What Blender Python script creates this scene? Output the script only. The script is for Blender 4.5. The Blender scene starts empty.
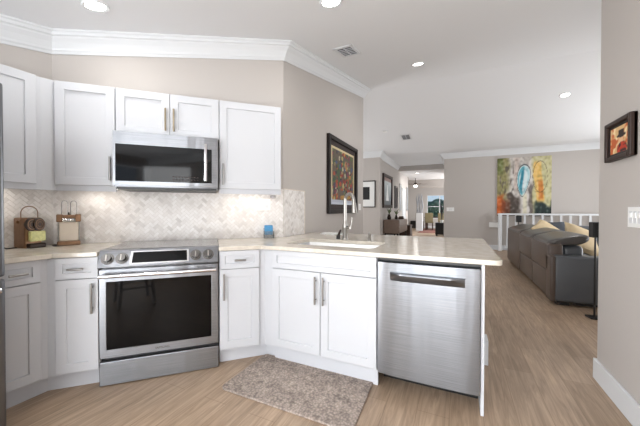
import bpy, bmesh, math, random
from mathutils import Vector, Matrix
random.seed(7)
PI = math.pi
R2 = math.sqrt(2)
scene = bpy.context.scene
COL = scene.collection

# ------------------------------------------------------------------ camera, world, light, exposure
F_PX = 293.03
cam_d = bpy.data.cameras.new('camera'); cam = bpy.data.objects.new('camera', cam_d); COL.objects.link(cam)
cam_d.sensor_width = 36; cam_d.lens = F_PX/640*36; cam_d.clip_start = .02; cam_d.clip_end = 200
CAM = Vector((1.637, -2.593, 1.199))
cam.matrix_world = (Matrix.Translation(CAM) @ Matrix.Rotation(math.radians(25.136), 4, 'Z')
                    @ Matrix.Rotation(PI/2 - .0118, 4, 'X') @ Matrix.Rotation(.0012, 4, 'Z'))
scene.camera = cam

w = bpy.data.worlds.new('sky'); scene.world = w; w.use_nodes = True
nt = w.node_tree; nt.nodes.clear()
wo = nt.nodes.new('ShaderNodeOutputWorld'); bg = nt.nodes.new('ShaderNodeBackground')
sky = nt.nodes.new('ShaderNodeTexSky'); sky.sky_type = 'HOSEK_WILKIE'; sky.turbidity = 3
sky.sun_direction = (0.3, .5, .8)
nt.links.new(sky.outputs[0], bg.inputs[0]); bg.inputs[1].default_value = 3.0
nt.links.new(bg.outputs[0], wo.inputs[0])

vs = scene.view_settings
vs.view_transform = 'Standard'; vs.look = 'None'; vs.gamma = 1; vs.use_curve_mapping = False
vs.exposure = 0.0

def area(name, loc, target, sx, sy, power, col=(1, 1, 1), spread=PI):
    l = bpy.data.lights.new(name, 'AREA'); l.shape = 'RECTANGLE'; l.size = sx; l.size_y = sy
    l.energy = power; l.color = col; l.spread = spread
    o = bpy.data.objects.new(name, l); COL.objects.link(o)
    o.location = loc
    o.rotation_euler = (Vector(target)-Vector(loc)).to_track_quat('-Z', 'Y').to_euler()
    return o
# daylight through the glass doors behind the camera; the others are added fill lamps
area('daylight_back', (1.3, -5.35, 1.2), (.9, 0, 1.5), 2.3, 1.9, 14, (.94, .97, 1))
area('fill_kitchen_ceiling', (1.0, -5.2, .6), (.9, -2.9, 3.0), 2.4, 1.1, 125, (.95, .975, 1))  # upward lamp added at the glass doors to brighten the kitchen ceiling
area('fill_right_wall', (-1.2, -4.1, 1.3), (2.5, -2.4, 1.5), 1.8, 1.7, 195, (.93, .965, 1))  # added fill for the right wall; the left wall has no window here
area('fill_left_cabinets', (2.45, -4.3, 1.35), (-1.2, -1.4, 1.3), 1.5, 1.5, 60, (.94, .97, 1))  # added out-of-view fill for the left cabinets and stove wall, no window behind it
area('fill_living', (6.85, 4.2, 1.4), (0, 2.4, 1.6), 4.5, 2.0, 215, (.94, .97, 1))  # added out-of-view fill for divider wall and sofa; the side wall is solid
area('fill_living_ceiling', (6.8, 3.6, .5), (4.0, 3.2, 3.2), 4.5, .8, 66, (.95, .975, 1))  # upward lamp added to lift the far ceiling slope
area('fill_hall', (-3.3, 4.7, 1.4), (2, 5.2, 1.9), 2.6, 2.0, 85, (.94, .97, 1))  # added fill standing before the closed left wall of the hall
area('fill_passage', (1.2, 8.9, 1.1), (-.2, 8.7, 2.6), 1.4, 1.2, 26, (.96, .98, 1))  # unseen lamp added to brighten passage wall and ceiling; no opening there
area('fill_far_room', (3.8, 13.8, 1.5), (0, 14.0, 1.6), 3.5, 1.9, 330, (.95, .975, 1))  # added side lamp; the far room's window is in its back wall

# ------------------------------------------------------------------ materials
def lin(c):
    return tuple(((x/255)/12.92 if x/255 <= .04045 else ((x/255+.055)/1.055)**2.4) for x in c)
M = {}
def mat(name, rgb, rough=.5, metal=0, spec=.5, bump=0, bscale=200, emit=None, estr=0, alpha=1, trans=0, coat=0, var=0, vscale=5):
    m = bpy.data.materials.new(name); m.use_nodes = True
    t = m.node_tree; b = t.nodes['Principled BSDF']
    c = lin(rgb) if max(rgb) > 1 else rgb
    b.inputs['Base Color'].default_value = (*c, 1)
    b.inputs['Roughness'].default_value = rough; b.inputs['Metallic'].default_value = metal
    b.inputs['Specular IOR Level'].default_value = spec
    if coat: b.inputs['Coat Weight'].default_value = coat; b.inputs['Coat Roughness'].default_value = .1
    if emit is not None:
        b.inputs['Emission Color'].default_value = (*emit, 1); b.inputs['Emission Strength'].default_value = estr
    if trans: b.inputs['Transmission Weight'].default_value = trans
    tc = t.nodes.new('ShaderNodeTexCoord')
    if bump or var:
        n = t.nodes.new('ShaderNodeTexNoise'); n.inputs['Scale'].default_value = bscale; n.inputs['Detail'].default_value = 4
        t.links.new(tc.outputs['Object'], n.inputs['Vector'])
    if bump:
        bp = t.nodes.new('ShaderNodeBump'); bp.inputs['Strength'].default_value = bump; bp.inputs['Distance'].default_value = .002
        t.links.new(n.outputs['Fac'], bp.inputs['Height']); t.links.new(bp.outputs[0], b.inputs['Normal'])
    if var:
        n2 = t.nodes.new('ShaderNodeTexNoise'); n2.inputs['Scale'].default_value = vscale; n2.inputs['Detail'].default_value = 5
        t.links.new(tc.outputs['Object'], n2.inputs['Vector'])
        mx = t.nodes.new('ShaderNodeMix'); mx.data_type = 'RGBA'
        mx.inputs[6].default_value = (*[x*(1-var) for x in c], 1); mx.inputs[7].default_value = (*[min(1, x*(1+var)) for x in c], 1)
        t.links.new(n2.outputs['Fac'], mx.inputs[0]); t.links.new(mx.outputs[2], b.inputs['Base Color'])
    M[name] = m; return m

mat('wall', (186, 180, 175), .85, spec=.2, bump=.15, bscale=150)
mat('ceiling', (228, 229, 231), .9, spec=.15, bump=.1, bscale=120)
mat('trim', (215, 217, 219), .45, spec=.4, bump=.02, bscale=60)
mat('cabinet', (199, 201, 205), .38, spec=.45, bump=.02, bscale=40)
mat('cabinet_matte', (198, 200, 205), .5, spec=.4, bump=.02)  # rougher finish in nearly the cabinet white: toe kicks, light rails, vent slats
mat('plastic_white', (236, 236, 234), .35, bump=.02)
mat('porcelain', (245, 245, 243), .15, spec=.6, bump=.01)
mat('dark_chrome', (110, 108, 106), .16, metal=1, bump=.01)
mat('black_plastic', (18, 18, 19), .4, bump=.05)
mat('black_gloss', (2, 2, 3), .05, spec=.2, bump=.004, bscale=4)
mat('cooktop', (150, 148, 146), .18, spec=.7, metal=.35, bump=.01, bscale=8)
mat('nickel', (166, 163, 158), .28, metal=1, bump=.02)
mat('brass', (168, 156, 134), .3, metal=1, bump=.02)
mat('chrome', (210, 210, 212), .1, metal=1, bump=.01)
mat('bronze', (132, 102, 78), .35, metal=.7, bump=.1, var=.2, vscale=30)
mat('dark_bronze', (46, 34, 27), .35, metal=.5, bump=.1)
mat('leather', (84, 71, 63), .36, spec=.5, bump=.35, bscale=90, var=.12, vscale=6)
mat('leather_top', (74, 70, 67), .33, spec=.5, bump=.3, bscale=90, var=.1, vscale=6)
mat('leather_grey', (84, 87, 91), .34, spec=.5, bump=.3, bscale=90, var=.1, vscale=6)
mat('cushion', (206, 186, 152), .85, spec=.2, bump=.3, bscale=120, var=.15, vscale=9)
mat('cushion_dark', (70, 74, 80), .85, spec=.2, bump=.3, var=.15)
mat('frame_dark', (26, 19, 16), .4, spec=.3, bump=.1, bscale=60)
mat('frame_brown', (48, 34, 28), .4, spec=.3, bump=.1, bscale=60)
mat('mat_board', (58, 48, 46), .8, bump=.03)
mat('mat_white', (232, 232, 230), .8, bump=.03)
mat('ink', (24, 24, 26), .7, bump=.03)
mat('lamp_glow', (255, 255, 255), .5, emit=(1, .97, .92), estr=9, bump=.01)
mat('wood_console', (120, 103, 92), .5, bump=.2, bscale=40, var=.2, vscale=12)
mat('wood_dark', (62, 40, 30), .45, bump=.2, bscale=40, var=.2, vscale=12)
mat('green_leaf', (92, 104, 66), .6, bump=.2, var=.3, vscale=30)
mat('olive_fabric', (112, 102, 74), .8, bump=.2, var=.25, vscale=8)
mat('sponge_blue', (84, 150, 196), .8, bump=.5, bscale=150, var=.2, vscale=40)
mat('acrylic', (235, 240, 242), .05, trans=.92, spec=.5, bump=.005)
mat('cream', (226, 214, 198), .5, bump=.05, var=.06, vscale=20)
mat('label_green', (214, 214, 150), .4, bump=.05, var=.35, vscale=60)
mat('red_rug', (128, 84, 74), .95, bump=.5, bscale=80, var=.35, vscale=20)
mat('silver_art', (150, 152, 156), .4, metal=.3, bump=.2, var=.35, vscale=6)
mat('foliage', (112, 150, 128), .8, bump=.4, var=.4, vscale=3)
mat('paver', (170, 168, 164), .9, bump=.2, var=.1)

def ramp_mat(name, build, **k):
    m = mat(name, (128, 128, 128), **k); t = m.node_tree
    build(t, t.nodes['Principled BSDF']); return m
def N(t, ty, **k):
    n = t.nodes.new(ty)
    for a, v in k.items(): setattr(n, a, v)
    return n
def mapping(t, scale=(1, 1, 1), rot=(0, 0, 0)):
    tc = N(t, 'ShaderNodeTexCoord'); mp = N(t, 'ShaderNodeMapping')
    mp.inputs['Scale'].default_value = scale; mp.inputs['Rotation'].default_value = rot
    t.links.new(tc.outputs['Object'], mp.inputs['Vector']); return mp
def ramp(t, stops):
    r = N(t, 'ShaderNodeValToRGB'); e = r.color_ramp.elements
    while len(e) < len(stops): e.new(.5)
    for el, (p, c) in zip(e, stops): el.position = p; el.color = (*lin(c), 1)
    return r
def floor_build(t, b):
    mp = mapping(t, rot=(0, 0, PI/2))
    br = N(t, 'ShaderNodeTexBrick'); br.offset = .37; br.offset_frequency = 2
    for k, v in (('Scale', 1), ('Mortar Size', .0016), ('Mortar Smooth', .3), ('Bias', 0), ('Brick Width', 1.22), ('Row Height', .178)):
        br.inputs[k].default_value = v
    br.inputs['Color1'].default_value = (*lin((175, 157, 139)), 1)
    br.inputs['Color2'].default_value = (*lin((162, 144, 126)), 1)
    br.inputs['Mortar'].default_value = (*lin((140, 122, 105)), 1)
    t.links.new(mp.outputs[0], br.inputs['Vector'])
    mp2 = mapping(t, scale=(16, 1.1, 1)); n = N(t, 'ShaderNodeTexNoise'); n.inputs['Scale'].default_value = 2.2
    n.inputs['Detail'].default_value = 8; n.inputs['Roughness'].default_value = .62; n.inputs['Distortion'].default_value = 1.2
    t.links.new(mp2.outputs[0], n.inputs['Vector'])
    r = ramp(t, [(.28, (124, 112, 99)), (.5, (180, 170, 158)), (.72, (220, 212, 201))])
    t.links.new(n.outputs['Fac'], r.inputs[0])
    mx = N(t, 'ShaderNodeMix', data_type='RGBA', blend_type='OVERLAY'); mx.inputs[0].default_value = .62
    t.links.new(br.outputs['Color'], mx.inputs[6]); t.links.new(r.outputs[0], mx.inputs[7])
    mp3 = mapping(t, scale=(2.4, .7, 1)); n3 = N(t, 'ShaderNodeTexNoise'); n3.inputs['Scale'].default_value = 1.6; n3.inputs['Detail'].default_value = 4
    t.links.new(mp3.outputs[0], n3.inputs['Vector'])
    r3 = ramp(t, [(.35, (150, 150, 150)), (.65, (205, 203, 202))]); t.links.new(n3.outputs['Fac'], r3.inputs[0])
    mx2 = N(t, 'ShaderNodeMix', data_type='RGBA', blend_type='OVERLAY'); mx2.inputs[0].default_value = .3
    t.links.new(mx.outputs[2], mx2.inputs[6]); t.links.new(r3.outputs[0], mx2.inputs[7])
    t.links.new(mx2.outputs[2], b.inputs['Base Color'])
    bp = N(t, 'ShaderNodeBump'); bp.inputs['Strength'].default_value = .25; bp.inputs['Distance'].default_value = .002
    t.links.new(n.outputs['Fac'], bp.inputs['Height']); t.links.new(bp.outputs[0], b.inputs['Normal'])
ramp_mat('floor', floor_build, rough=.42, spec=.4)
def steel_build(t, b):
    mp = mapping(t, scale=(1.2, 1.2, 260)); n = N(t, 'ShaderNodeTexNoise'); n.inputs['Scale'].default_value = 3; n.inputs['Detail'].default_value = 6
    t.links.new(mp.outputs[0], n.inputs['Vector'])
    r = ramp(t, [(.3, (120, 122, 126)), (.7, (150, 152, 156))]); t.links.new(n.outputs['Fac'], r.inputs[0])
    t.links.new(r.outputs[0], b.inputs['Base Color'])
    mr = N(t, 'ShaderNodeMapRange'); mr.inputs[3].default_value = .26; mr.inputs[4].default_value = .36
    t.links.new(n.outputs['Fac'], mr.inputs[0]); t.links.new(mr.outputs[0], b.inputs['Roughness'])
    b.inputs['Anisotropic'].default_value = .8; b.inputs['Anisotropic Rotation'].default_value = .25
    bp = N(t, 'ShaderNodeBump'); bp.inputs['Strength'].default_value = .06; bp.inputs['Distance'].default_value = .001
    t.links.new(n.outputs['Fac'], bp.inputs['Height'])
    mp2 = mapping(t, scale=(5, 5, .5)); n2 = N(t, 'ShaderNodeTexNoise'); n2.inputs['Scale'].default_value = 1.4
    t.links.new(mp2.outputs[0], n2.inputs['Vector'])
    bp2 = N(t, 'ShaderNodeBump'); bp2.inputs['Strength'].default_value = .8; bp2.inputs['Distance'].default_value = .01
    t.links.new(n2.outputs['Fac'], bp2.inputs['Height']); t.links.new(bp.outputs[0], bp2.inputs['Normal'])
    t.links.new(bp2.outputs[0], b.inputs['Normal'])
ramp_mat('steel', steel_build, rough=.3, metal=1)
mat('steel_dark_reflection', (112, 113, 116), .32, metal=1, bump=.05)  # darker copy of the steel; stands in for dark reflections on the refrigerator
def stone_build(t, b):
    mp = mapping(t); n = N(t, 'ShaderNodeTexNoise'); n.inputs['Scale'].default_value = 14; n.inputs['Detail'].default_value = 9; n.inputs['Roughness'].default_value = .7
    t.links.new(mp.outputs[0], n.inputs['Vector'])
    r = ramp(t, [(.3, (194, 185, 171)), (.5, (208, 200, 187)), (.7, (220, 213, 202))]); t.links.new(n.outputs['Fac'], r.inputs[0])
    t.links.new(r.outputs[0], b.inputs['Base Color'])
ramp_mat('worktop', stone_build, rough=.14, spec=.5)
def tile_build(t, b):
    g = N(t, 'ShaderNodeNewGeometry')
    r = ramp(t, [(0, (212, 207, 203)), (.2, (228, 223, 219)), (.6, (235, 231, 228)), (1, (241, 238, 236))])
    t.links.new(g.outputs['Random Per Island'], r.inputs[0])
    mp = mapping(t); n = N(t, 'ShaderNodeTexNoise'); n.inputs['Scale'].default_value = 9; n.inputs['Detail'].default_value = 8
    t.links.new(mp.outputs[0], n.inputs['Vector'])
    r2 = ramp(t, [(.3, (196, 190, 186)), (.55, (240, 238, 236))]); t.links.new(n.outputs['Fac'], r2.inputs[0])
    mx = N(t, 'ShaderNodeMix', data_type='RGBA', blend_type='MULTIPLY'); mx.inputs[0].default_value = .35
    t.links.new(r.outputs[0], mx.inputs[6]); t.links.new(r2.outputs[0], mx.inputs[7])
    t.links.new(mx.outputs[2], b.inputs['Base Color'])
ramp_mat('mosaic', tile_build, rough=.3, spec=.4)
mat('grout', (206, 200, 192), .8, bump=.1)
def mat_rug(t, b):
    mp = mapping(t, scale=(1, 1, 1)); v = N(t, 'ShaderNodeTexVoronoi'); v.inputs['Scale'].default_value = 70
    t.links.new(mp.outputs[0], v.inputs['Vector'])
    n = N(t, 'ShaderNodeTexNoise'); n.inputs['Scale'].default_value = 14; n.inputs['Detail'].default_value = 8; n.inputs['Roughness'].default_value = .8
    t.links.new(mp.outputs[0], n.inputs['Vector'])
    r = ramp(t, [(.34, (138, 130, 125)), (.5, (170, 160, 152)), (.66, (196, 184, 173))]); t.links.new(n.outputs['Fac'], r.inputs[0])
    r2 = ramp(t, [(0, (214, 209, 205)), (.5, (162, 155, 151)), (1, (100, 93, 90))]); t.links.new(v.outputs['Distance'], r2.inputs[0])
    mx = N(t, 'ShaderNodeMix', data_type='RGBA', blend_type='OVERLAY'); mx.inputs[0].default_value = .7
    t.links.new(r.outputs[0], mx.inputs[6]); t.links.new(r2.outputs[0], mx.inputs[7])
    t.links.new(mx.outputs[2], b.inputs['Base Color'])
    bp = N(t, 'ShaderNodeBump'); bp.inputs['Strength'].default_value = .5; bp.inputs['Distance'].default_value = .003; bp.invert = True
    t.links.new(v.outputs['Distance'], bp.inputs['Height']); t.links.new(bp.outputs[0], b.inputs['Normal'])
ramp_mat('rug', mat_rug, rough=.8, spec=.25)
def paint_mat(t, b):
    a = N(t, 'ShaderNodeVertexColor', layer_name='paint'); t.links.new(a.outputs['Color'], b.inputs['Base Color'])
ramp_mat('painted', paint_mat, rough=.55, spec=.3)

# ------------------------------------------------------------------ mesh helpers
class MB:
    def __init__(s): s.bm = bmesh.new()
    def _merge(s, o):
        me = bpy.data.meshes.new('t'); o.to_mesh(me); s.bm.from_mesh(me); bpy.data.meshes.remove(me); o.free(); return s
    def box(s, x0, x1, y0, y1, z0, z1, bev=0, seg=2, rot=None, piv=None):
        b = bmesh.new(); bmesh.ops.create_cube(b, size=1)
        for v in b.verts: v.co = Vector(((x0+x1)/2+v.co.x*(x1-x0), (y0+y1)/2+v.co.y*(y1-y0), (z0+z1)/2+v.co.z*(z1-z0)))
        if bev: bmesh.ops.bevel(b, geom=b.edges[:], offset=min(bev, .45*min(abs(x1-x0), abs(y1-y0), abs(z1-z0))), segments=seg, affect='EDGES', profile=.5)
        if rot is not None:
            p = Vector(piv) if piv else Vector(((x0+x1)/2, (y0+y1)/2, (z0+z1)/2))
            for v in b.verts: v.co = rot @ (v.co-p)+p
        return s._merge(b)
    def cyl(s, p0, p1, r0, r1=None, n=20, cap=True):
        r1 = r0 if r1 is None else r1
        p0 = Vector(p0); p1 = Vector(p1); d = p1-p0; q = d.to_track_quat('Z', 'Y').to_matrix()
        b = bmesh.new(); A = []; B = []
        for i in range(n):
            a = 2*PI*i/n; c = Vector((math.cos(a), math.sin(a), 0))
            A.append(b.verts.new(p0+q@(c*r0))); B.append(b.verts.new(p1+q@(c*r1)))
        for i in range(n): b.faces.new((A[i], A[(i+1) % n], B[(i+1) % n], B[i]))
        if cap: b.faces.new(A[::-1]); b.faces.new(B)
        return s._merge(b)
    def lathe(s, prof, c=(0, 0, 0), n=24):
        b = bmesh.new(); rows = []
        for r, z in prof: rows.append([b.verts.new((c[0]+r*math.cos(2*PI*i/n), c[1]+r*math.sin(2*PI*i/n), c[2]+z)) for i in range(n)])
        for a, d in zip(rows, rows[1:]):
            for i in range(n): b.faces.new((a[i], a[(i+1) % n], d[(i+1) % n], d[i]))
        b.faces.new(rows[0][::-1]); b.faces.new(rows[-1]); bmesh.ops.recalc_face_normals(b, faces=b.faces[:])
        return s._merge(b)
    def tube(s, pts, r, n=12):
        b = bmesh.new(); pts = [Vector(p) for p in pts]; rows = []; up = None
        for i, p in enumerate(pts):
            d = (pts[min(i+1, len(pts)-1)]-pts[max(i-1, 0)]).normalized()
            if up is None: up = d.orthogonal().normalized()
            up = (up-d*up.dot(d)).normalized(); sd = d.cross(up); rr = r[i] if isinstance(r, (list, tuple)) else r
            rows.append([b.verts.new(p+(up*math.cos(2*PI*k/n)+sd*math.sin(2*PI*k/n))*rr) for k in range(n)])
        for a, c in zip(rows, rows[1:]):
            for k in range(n): b.faces.new((a[k], a[(k+1) % n], c[(k+1) % n], c[k]))
        b.faces.new(rows[0][::-1]); b.faces.new(rows[-1]); bmesh.ops.recalc_face_normals(b, faces=b.faces[:])
        return s._merge(b)
    def prism(s, pts, vec):
        b = bmesh.new(); vec = Vector(vec); A = [b.verts.new(p) for p in pts]; B = [b.verts.new(Vector(p)+vec) for p in pts]
        n = len(pts); b.faces.new(A[::-1]); b.faces.new(B)
        for i in range(n): b.faces.new((A[i], A[(i+1) % n], B[(i+1) % n], B[i]))
        bmesh.ops.recalc_face_normals(b, faces=b.faces[:])
        return s._merge(b)
    def quads(s, vs, fs):
        b = bmesh.new(); V = [b.verts.new(v) for v in vs]
        for f in fs: b.faces.new([V[i] for i in f])
        bmesh.ops.recalc_face_normals(b, faces=b.faces[:])
        return s._merge(b)
    def shaker(s, x0, x1, z0, z1, y=0, t=.02, rail=.058, rec=.009):
        """a shaker front, face looking to -y, its back at y"""
        yf = y-t; a, c, d, e = x0, x1, z0, z1; r = min(rail, (x1-x0)*.3, (z1-z0)*.3)
        bv = .002
        vs = [(a+bv, yf, d+bv), (c-bv, yf, d+bv), (c-bv, yf, e-bv), (a+bv, yf, e-bv), (a, yf+bv, d), (c, yf+bv, d), (c, yf+bv, e), (a, yf+bv, e),
              (a, y, d), (c, y, d), (c, y, e), (a, y, e),
              (a+r, yf, d+r), (c-r, yf, d+r), (c-r, yf, e-r), (a+r, yf, e-r),
              (a+r+.003, yf+rec, d+r+.003), (c-r-.003, yf+rec, d+r+.003), (c-r-.003, yf+rec, e-r-.003), (a+r+.003, yf+rec, e-r-.003)]
        fs = [(16, 17, 18, 19), (8, 9, 10, 11)]
        for i in range(4):
            j = (i+1) % 4
            fs += [(i, j, 4+j, 4+i), (4+i, 4+j, 8+j, 8+i), (i, j, 12+j, 12+i), (12+i, 12+j, 16+j, 16+i)]
        return s.quads(vs, fs)
    def build(s, name, m, parent=None, smooth=False, loc=None, rotz=0):
        me = bpy.data.meshes.new(name); s.bm.to_mesh(me); s.bm.free()
        ms = m if isinstance(m, (list, tuple)) else [m]
        for x in ms: me.materials.append(M[x])
        if smooth:
            for p in me.polygons: p.use_smooth = True
            try: me.set_sharp_from_angle(angle=math.radians(35))
            except Exception: pass
        o = bpy.data.objects.new(name, me); COL.objects.link(o)
        if parent: o.parent = parent
        if loc: o.location = loc
        if rotz: o.rotation_euler.z = rotz
        return o
def tag(o, label, cat, group=None, kind=None):
    if label: o['label'] = label
    if cat: o['category'] = cat
    if group: o['group'] = group
    if kind: o['kind'] = kind
    return o
def thing(name, label, cat, loc=(0, 0, 0), rotz=0, group=None):
    o = bpy.data.objects.new(name, None); COL.objects.link(o); o.empty_display_size = .1
    o.location = loc; o.rotation_euler = (0, 0, rotz); return tag(o, label, cat, group)
def struct(mb, name, m, **k):
    o = mb.build(name, m, **k); o['kind'] = 'structure'; return o
def dup(root, loc, rotz=None, label=None):
    r = root.copy(); COL.objects.link(r); r.location = loc
    if rotz is not None: r.rotation_euler = (0, 0, rotz)
    if label: r['label'] = label
    for ch in list(root.children):
        c = ch.copy(); COL.objects.link(c); c.parent = r
        for g in list(ch.children):
            d = g.copy(); COL.objects.link(d); d.parent = c
    return r
def K(x, y, z=0): return Vector(((x-y)/R2, (x+y)/R2, z))     # stove-wall coordinates -> room
A45 = PI/4

# ------------------------------------------------------------------ the room
VR = 3.0
def ceil(v):
    if v < -2.5: return 2.3825
    if v < VR: return 2.90+.207*v
    if v < 7.0: return 3.521-(v-VR)*.13525
    return 2.98
m = MB(); m.box(-4, 7.2, -6, 20, -.1, 0); struct(m, 'floor', 'floor')
# ceiling: vault slab
m = MB(); prof = [(-6, ceil(-6)), (-2.5, ceil(-2.5)), (VR, ceil(VR)), (7, 2.98), (9.9, 2.98)]
pts = [(-4, v, z) for v, z in prof]+[(-4, v, z+.12) for v, z in reversed(prof)]
m.prism(pts, (11.2, 0, 0)); struct(m, 'ceiling', 'ceiling')
m = MB(); m.box(-4, 7.2, 9.9, 14.1, 2.80, 2.95); m.box(-4, 7.2, 14.1, 20, 2.70, 2.95); struct(m, 'ceiling_far_room', 'ceiling')
def wall(name, p0, p1, nrm, th=.12, zt=None, m='wall'):
    """vertical slab between plan points, thickness away from the room (nrm points into the room)"""
    p0 = Vector(p0); p1 = Vector(p1); n = Vector(nrm).normalized(); ts = [0, 1]
    if zt is None:
        for vb in (-2.5, VR, 7.0):
            dv = p1.y-p0.y
            if abs(dv) > 1e-6 and 0 < (vb-p0.y)/dv < 1: ts.append((vb-p0.y)/dv)
    ts.sort(); top = []
    for t in ts:
        p = p0.lerp(p1, t); top.append((p.x, p.y, (ceil(p.y) if zt is None else zt)))
    pts = [(p0.x, p0.y, 0), (p1.x, p1.y, 0)]+top[::-1]
    mb = MB(); mb.prism(pts, tuple(-n.x*th if i == 0 else (-n.y*th if i == 1 else 0) for i in range(3)))
    return struct(mb, name, m)
UL = -1.351
wall('wall_left', (UL, -6), (UL, UL), (1, 0))
wall('wall_corner', (UL, UL), (0, 0), (1, -1))
wall('wall_divider', (0, 0), (0, 2.83), (1, 0))
wall('wall_divider_end', (-.12, 2.83), (-3.6, 2.83), (0, 1), m='wall')
wall('wall_hall_left', (-3.6, 2.7), (-3.6, 6.65), (1, 0))
wall('wall_hall_facing', (-3.6, 6.65), (-.72, 6.65), (0, -1))
wall('wall_hall', (-.6, 6.65), (-.6, 12.6), (1, 0), zt=2.98)
wall('wall_right', (2.54, -6), (2.54, .112), (-1, 0), th=.14)
wall('wall_living_near', (2.68, .112), (7.2, .112), (0, 1), th=.12)
wall('wall_living_right', (7.1, 0), (7.1, 7.7), (-1, 0))
wall('wall_far', (1.39, 7.6), (7.2, 7.6), (0, -1), th=.2)
wall('wall_passage', (1.24, 7.6), (1.24, 11.2), (-1, 0), th=.15, zt=2.98)
wall('wall_far_room_left', (-3.4, 12.6), (-3.4, 18.1), (1, 0), zt=2.8)
wall('wall_far_room_near', (-.6, 12.6), (-3.4, 12.6), (0, 1), zt=2.8)
wall('wall_far_room_right', (4.4, 11.2), (4.4, 18.1), (-1, 0), zt=2.8)
wall('wall_far_room_side', (1.24, 11.2), (4.4, 11.2), (0, 1), zt=2.8)
# back wall of the far room with its window opening
m = MB(); V = 18.0
m.box(-3.5, -.2, V, V+.15, 0, 2.8).box(2.2, 4.5, V, V+.15, 0, 2.8).box(-.2, 2.2, V, V+.15, 0, .62).box(-.2, 2.2, V, V+.15, 2.15, 2.8)
struct(m, 'wall_far_room_back', 'wall')
# wall behind the camera with the glass door opening
m = MB(); m.box(-1.5, .1, -5.62, -5.5, 0, 2.4).box(2.5, 2.7, -5.62, -5.5, 0, 2.4).box(.1, 2.5, -5.62, -5.5, 2.2, 2.4)
struct(m, 'wall_back', 'wall')
# header beams
m = MB(); m.box(-.6, 1.39, 9.76, 9.92, 2.80, 2.98); struct(m, 'wall_header', 'wall')
m = MB(); m.box(-3.4, 4.4, 14.0, 14.2, 2.38, 2.80); struct(m, 'wall_header_far', 'wall')

# crown moulding, mitred
CR = [(0, -.165), (.012, -.165), (.02, -.15), (.03, -.14), (.035, -.125), (.06, -.085), (.085, -.058), (.09, -.048), (.105, -.04), (.108, -.02), (.12, -.012), (.12, .01)]
def crown(name, path, cap=True):
    P = [Vector(p) for p in path]; b = MB(); rows = []
    for i, p in enumerate(P):
        dirs = []
        if i > 0: dirs.append((p-P[i-1]).normalized())
        if i < len(P)-1: dirs.append((P[i+1]-p).normalized())
        ns = [Vector((d.y, -d.x)) for d in dirs]     # right-hand side of travel is the room
        mm = ns[0] if len(ns) == 1 else (ns[0]+ns[1])/(1+ns[0].dot(ns[1]))
        rows.append([(p.x+mm.x*o, p.y+mm.y*o, ceil(p.y+mm.y*o)+dz) for o, dz in CR])
    vs = [q for r in rows for q in r]; n = len(CR); fs = []
    for i in range(len(rows)-1):
        for k in range(n-1): fs.append((i*n+k, i*n+k+1, (i+1)*n+k+1, (i+1)*n+k))
        fs.append((i*n+n-1, i*n, (i+1)*n, (i+1)*n+n-1))
    fs.append(tuple(range(n))); fs.append(tuple((len(rows)-1)*n+k for k in range(n)))
    b.quads(vs, fs); return struct(b, name, 'trim')
crown('trim_1', [(UL, -5.5), (UL, -2.5), (UL, UL), (0, 0), (0, 2.83), (-.14, 2.83)])
crown('trim_2', [(-3.6, 6.65), (-.6, 6.65), (-.6, 7.0), (-.6, 9.76)])
crown('trim_3', [(1.24, 9.76), (1.24, 7.6), (7.1, 7.6)])
crown('trim_4', [(2.54, -2.5), (2.54, -5.5)])
# baseboards
def board(name, x0, x1, y0, y1, h=.142):
    m = MB(); m.box(x0, x1, y0, y1, 0, h, bev=.004); return struct(m, name, 'trim')
board('baseboard_right', 2.522, 2.54, -5.5, .130)
board('baseboard_right_end', 2.54, 2.70, .112, .130)
board('baseboard_far', 1.24, 7.1, 7.582, 7.6)
board('baseboard_hall', -.6, -.582, 6.65, 12.6, .12)
board('baseboard_hall_facing', -3.6, -.6, 6.632, 6.65, .12)
board('baseboard_far_room', -3.4, 4.4, 17.98, 18.0, .12)
board('baseboard_divider', 0, .018, .75, 2.83)
# window of the far room
m = MB()
for z in (.62, 1.38, 2.11): m.box(-.2, 2.2, V+.02, V+.08, z, z+.04)
for x in (-.2, .56, 1.34, 2.15): m.box(x, x+.05, V+.02, V+.08, .62, 2.15)
struct(m, 'window_1', 'trim')
m = MB(); m.box(-.2, 2.2, V+.045, V+.05, .62, 2.15); M['window_glass'] = mat('window_glass', (250, 252, 252), .02, trans=1, spec=.3, bump=.002)
struct(m, 'window_1_glass', 'window_glass')
# glass door frame behind the camera
m = MB()
for x in (.1, 1.26, 2.44): m.box(x, x+.06, -5.58, -5.52, 0, 2.2)
m.box(.1, 2.5, -5.58, -5.52, 2.14, 2.2).box(.1, 2.5, -5.58, -5.52, 0, .06)
struct(m, 'door_1', 'trim')
# white door casings in the hall's left wall
for i, (v0, v1) in enumerate(((10.75, 11.65),)):
    m = MB()
    m.box(-.6, -.575, v0, v0+.08, 0, 2.15).box(-.6, -.575, v1-.08, v1, 0, 2.15).box(-.6, -.575, v0, v1, 2.07, 2.15).box(-.6, -.585, v0+.08, v1-.08, 0, 2.07)
    struct(m, 'door_%d' % (i+2), 'trim')

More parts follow.
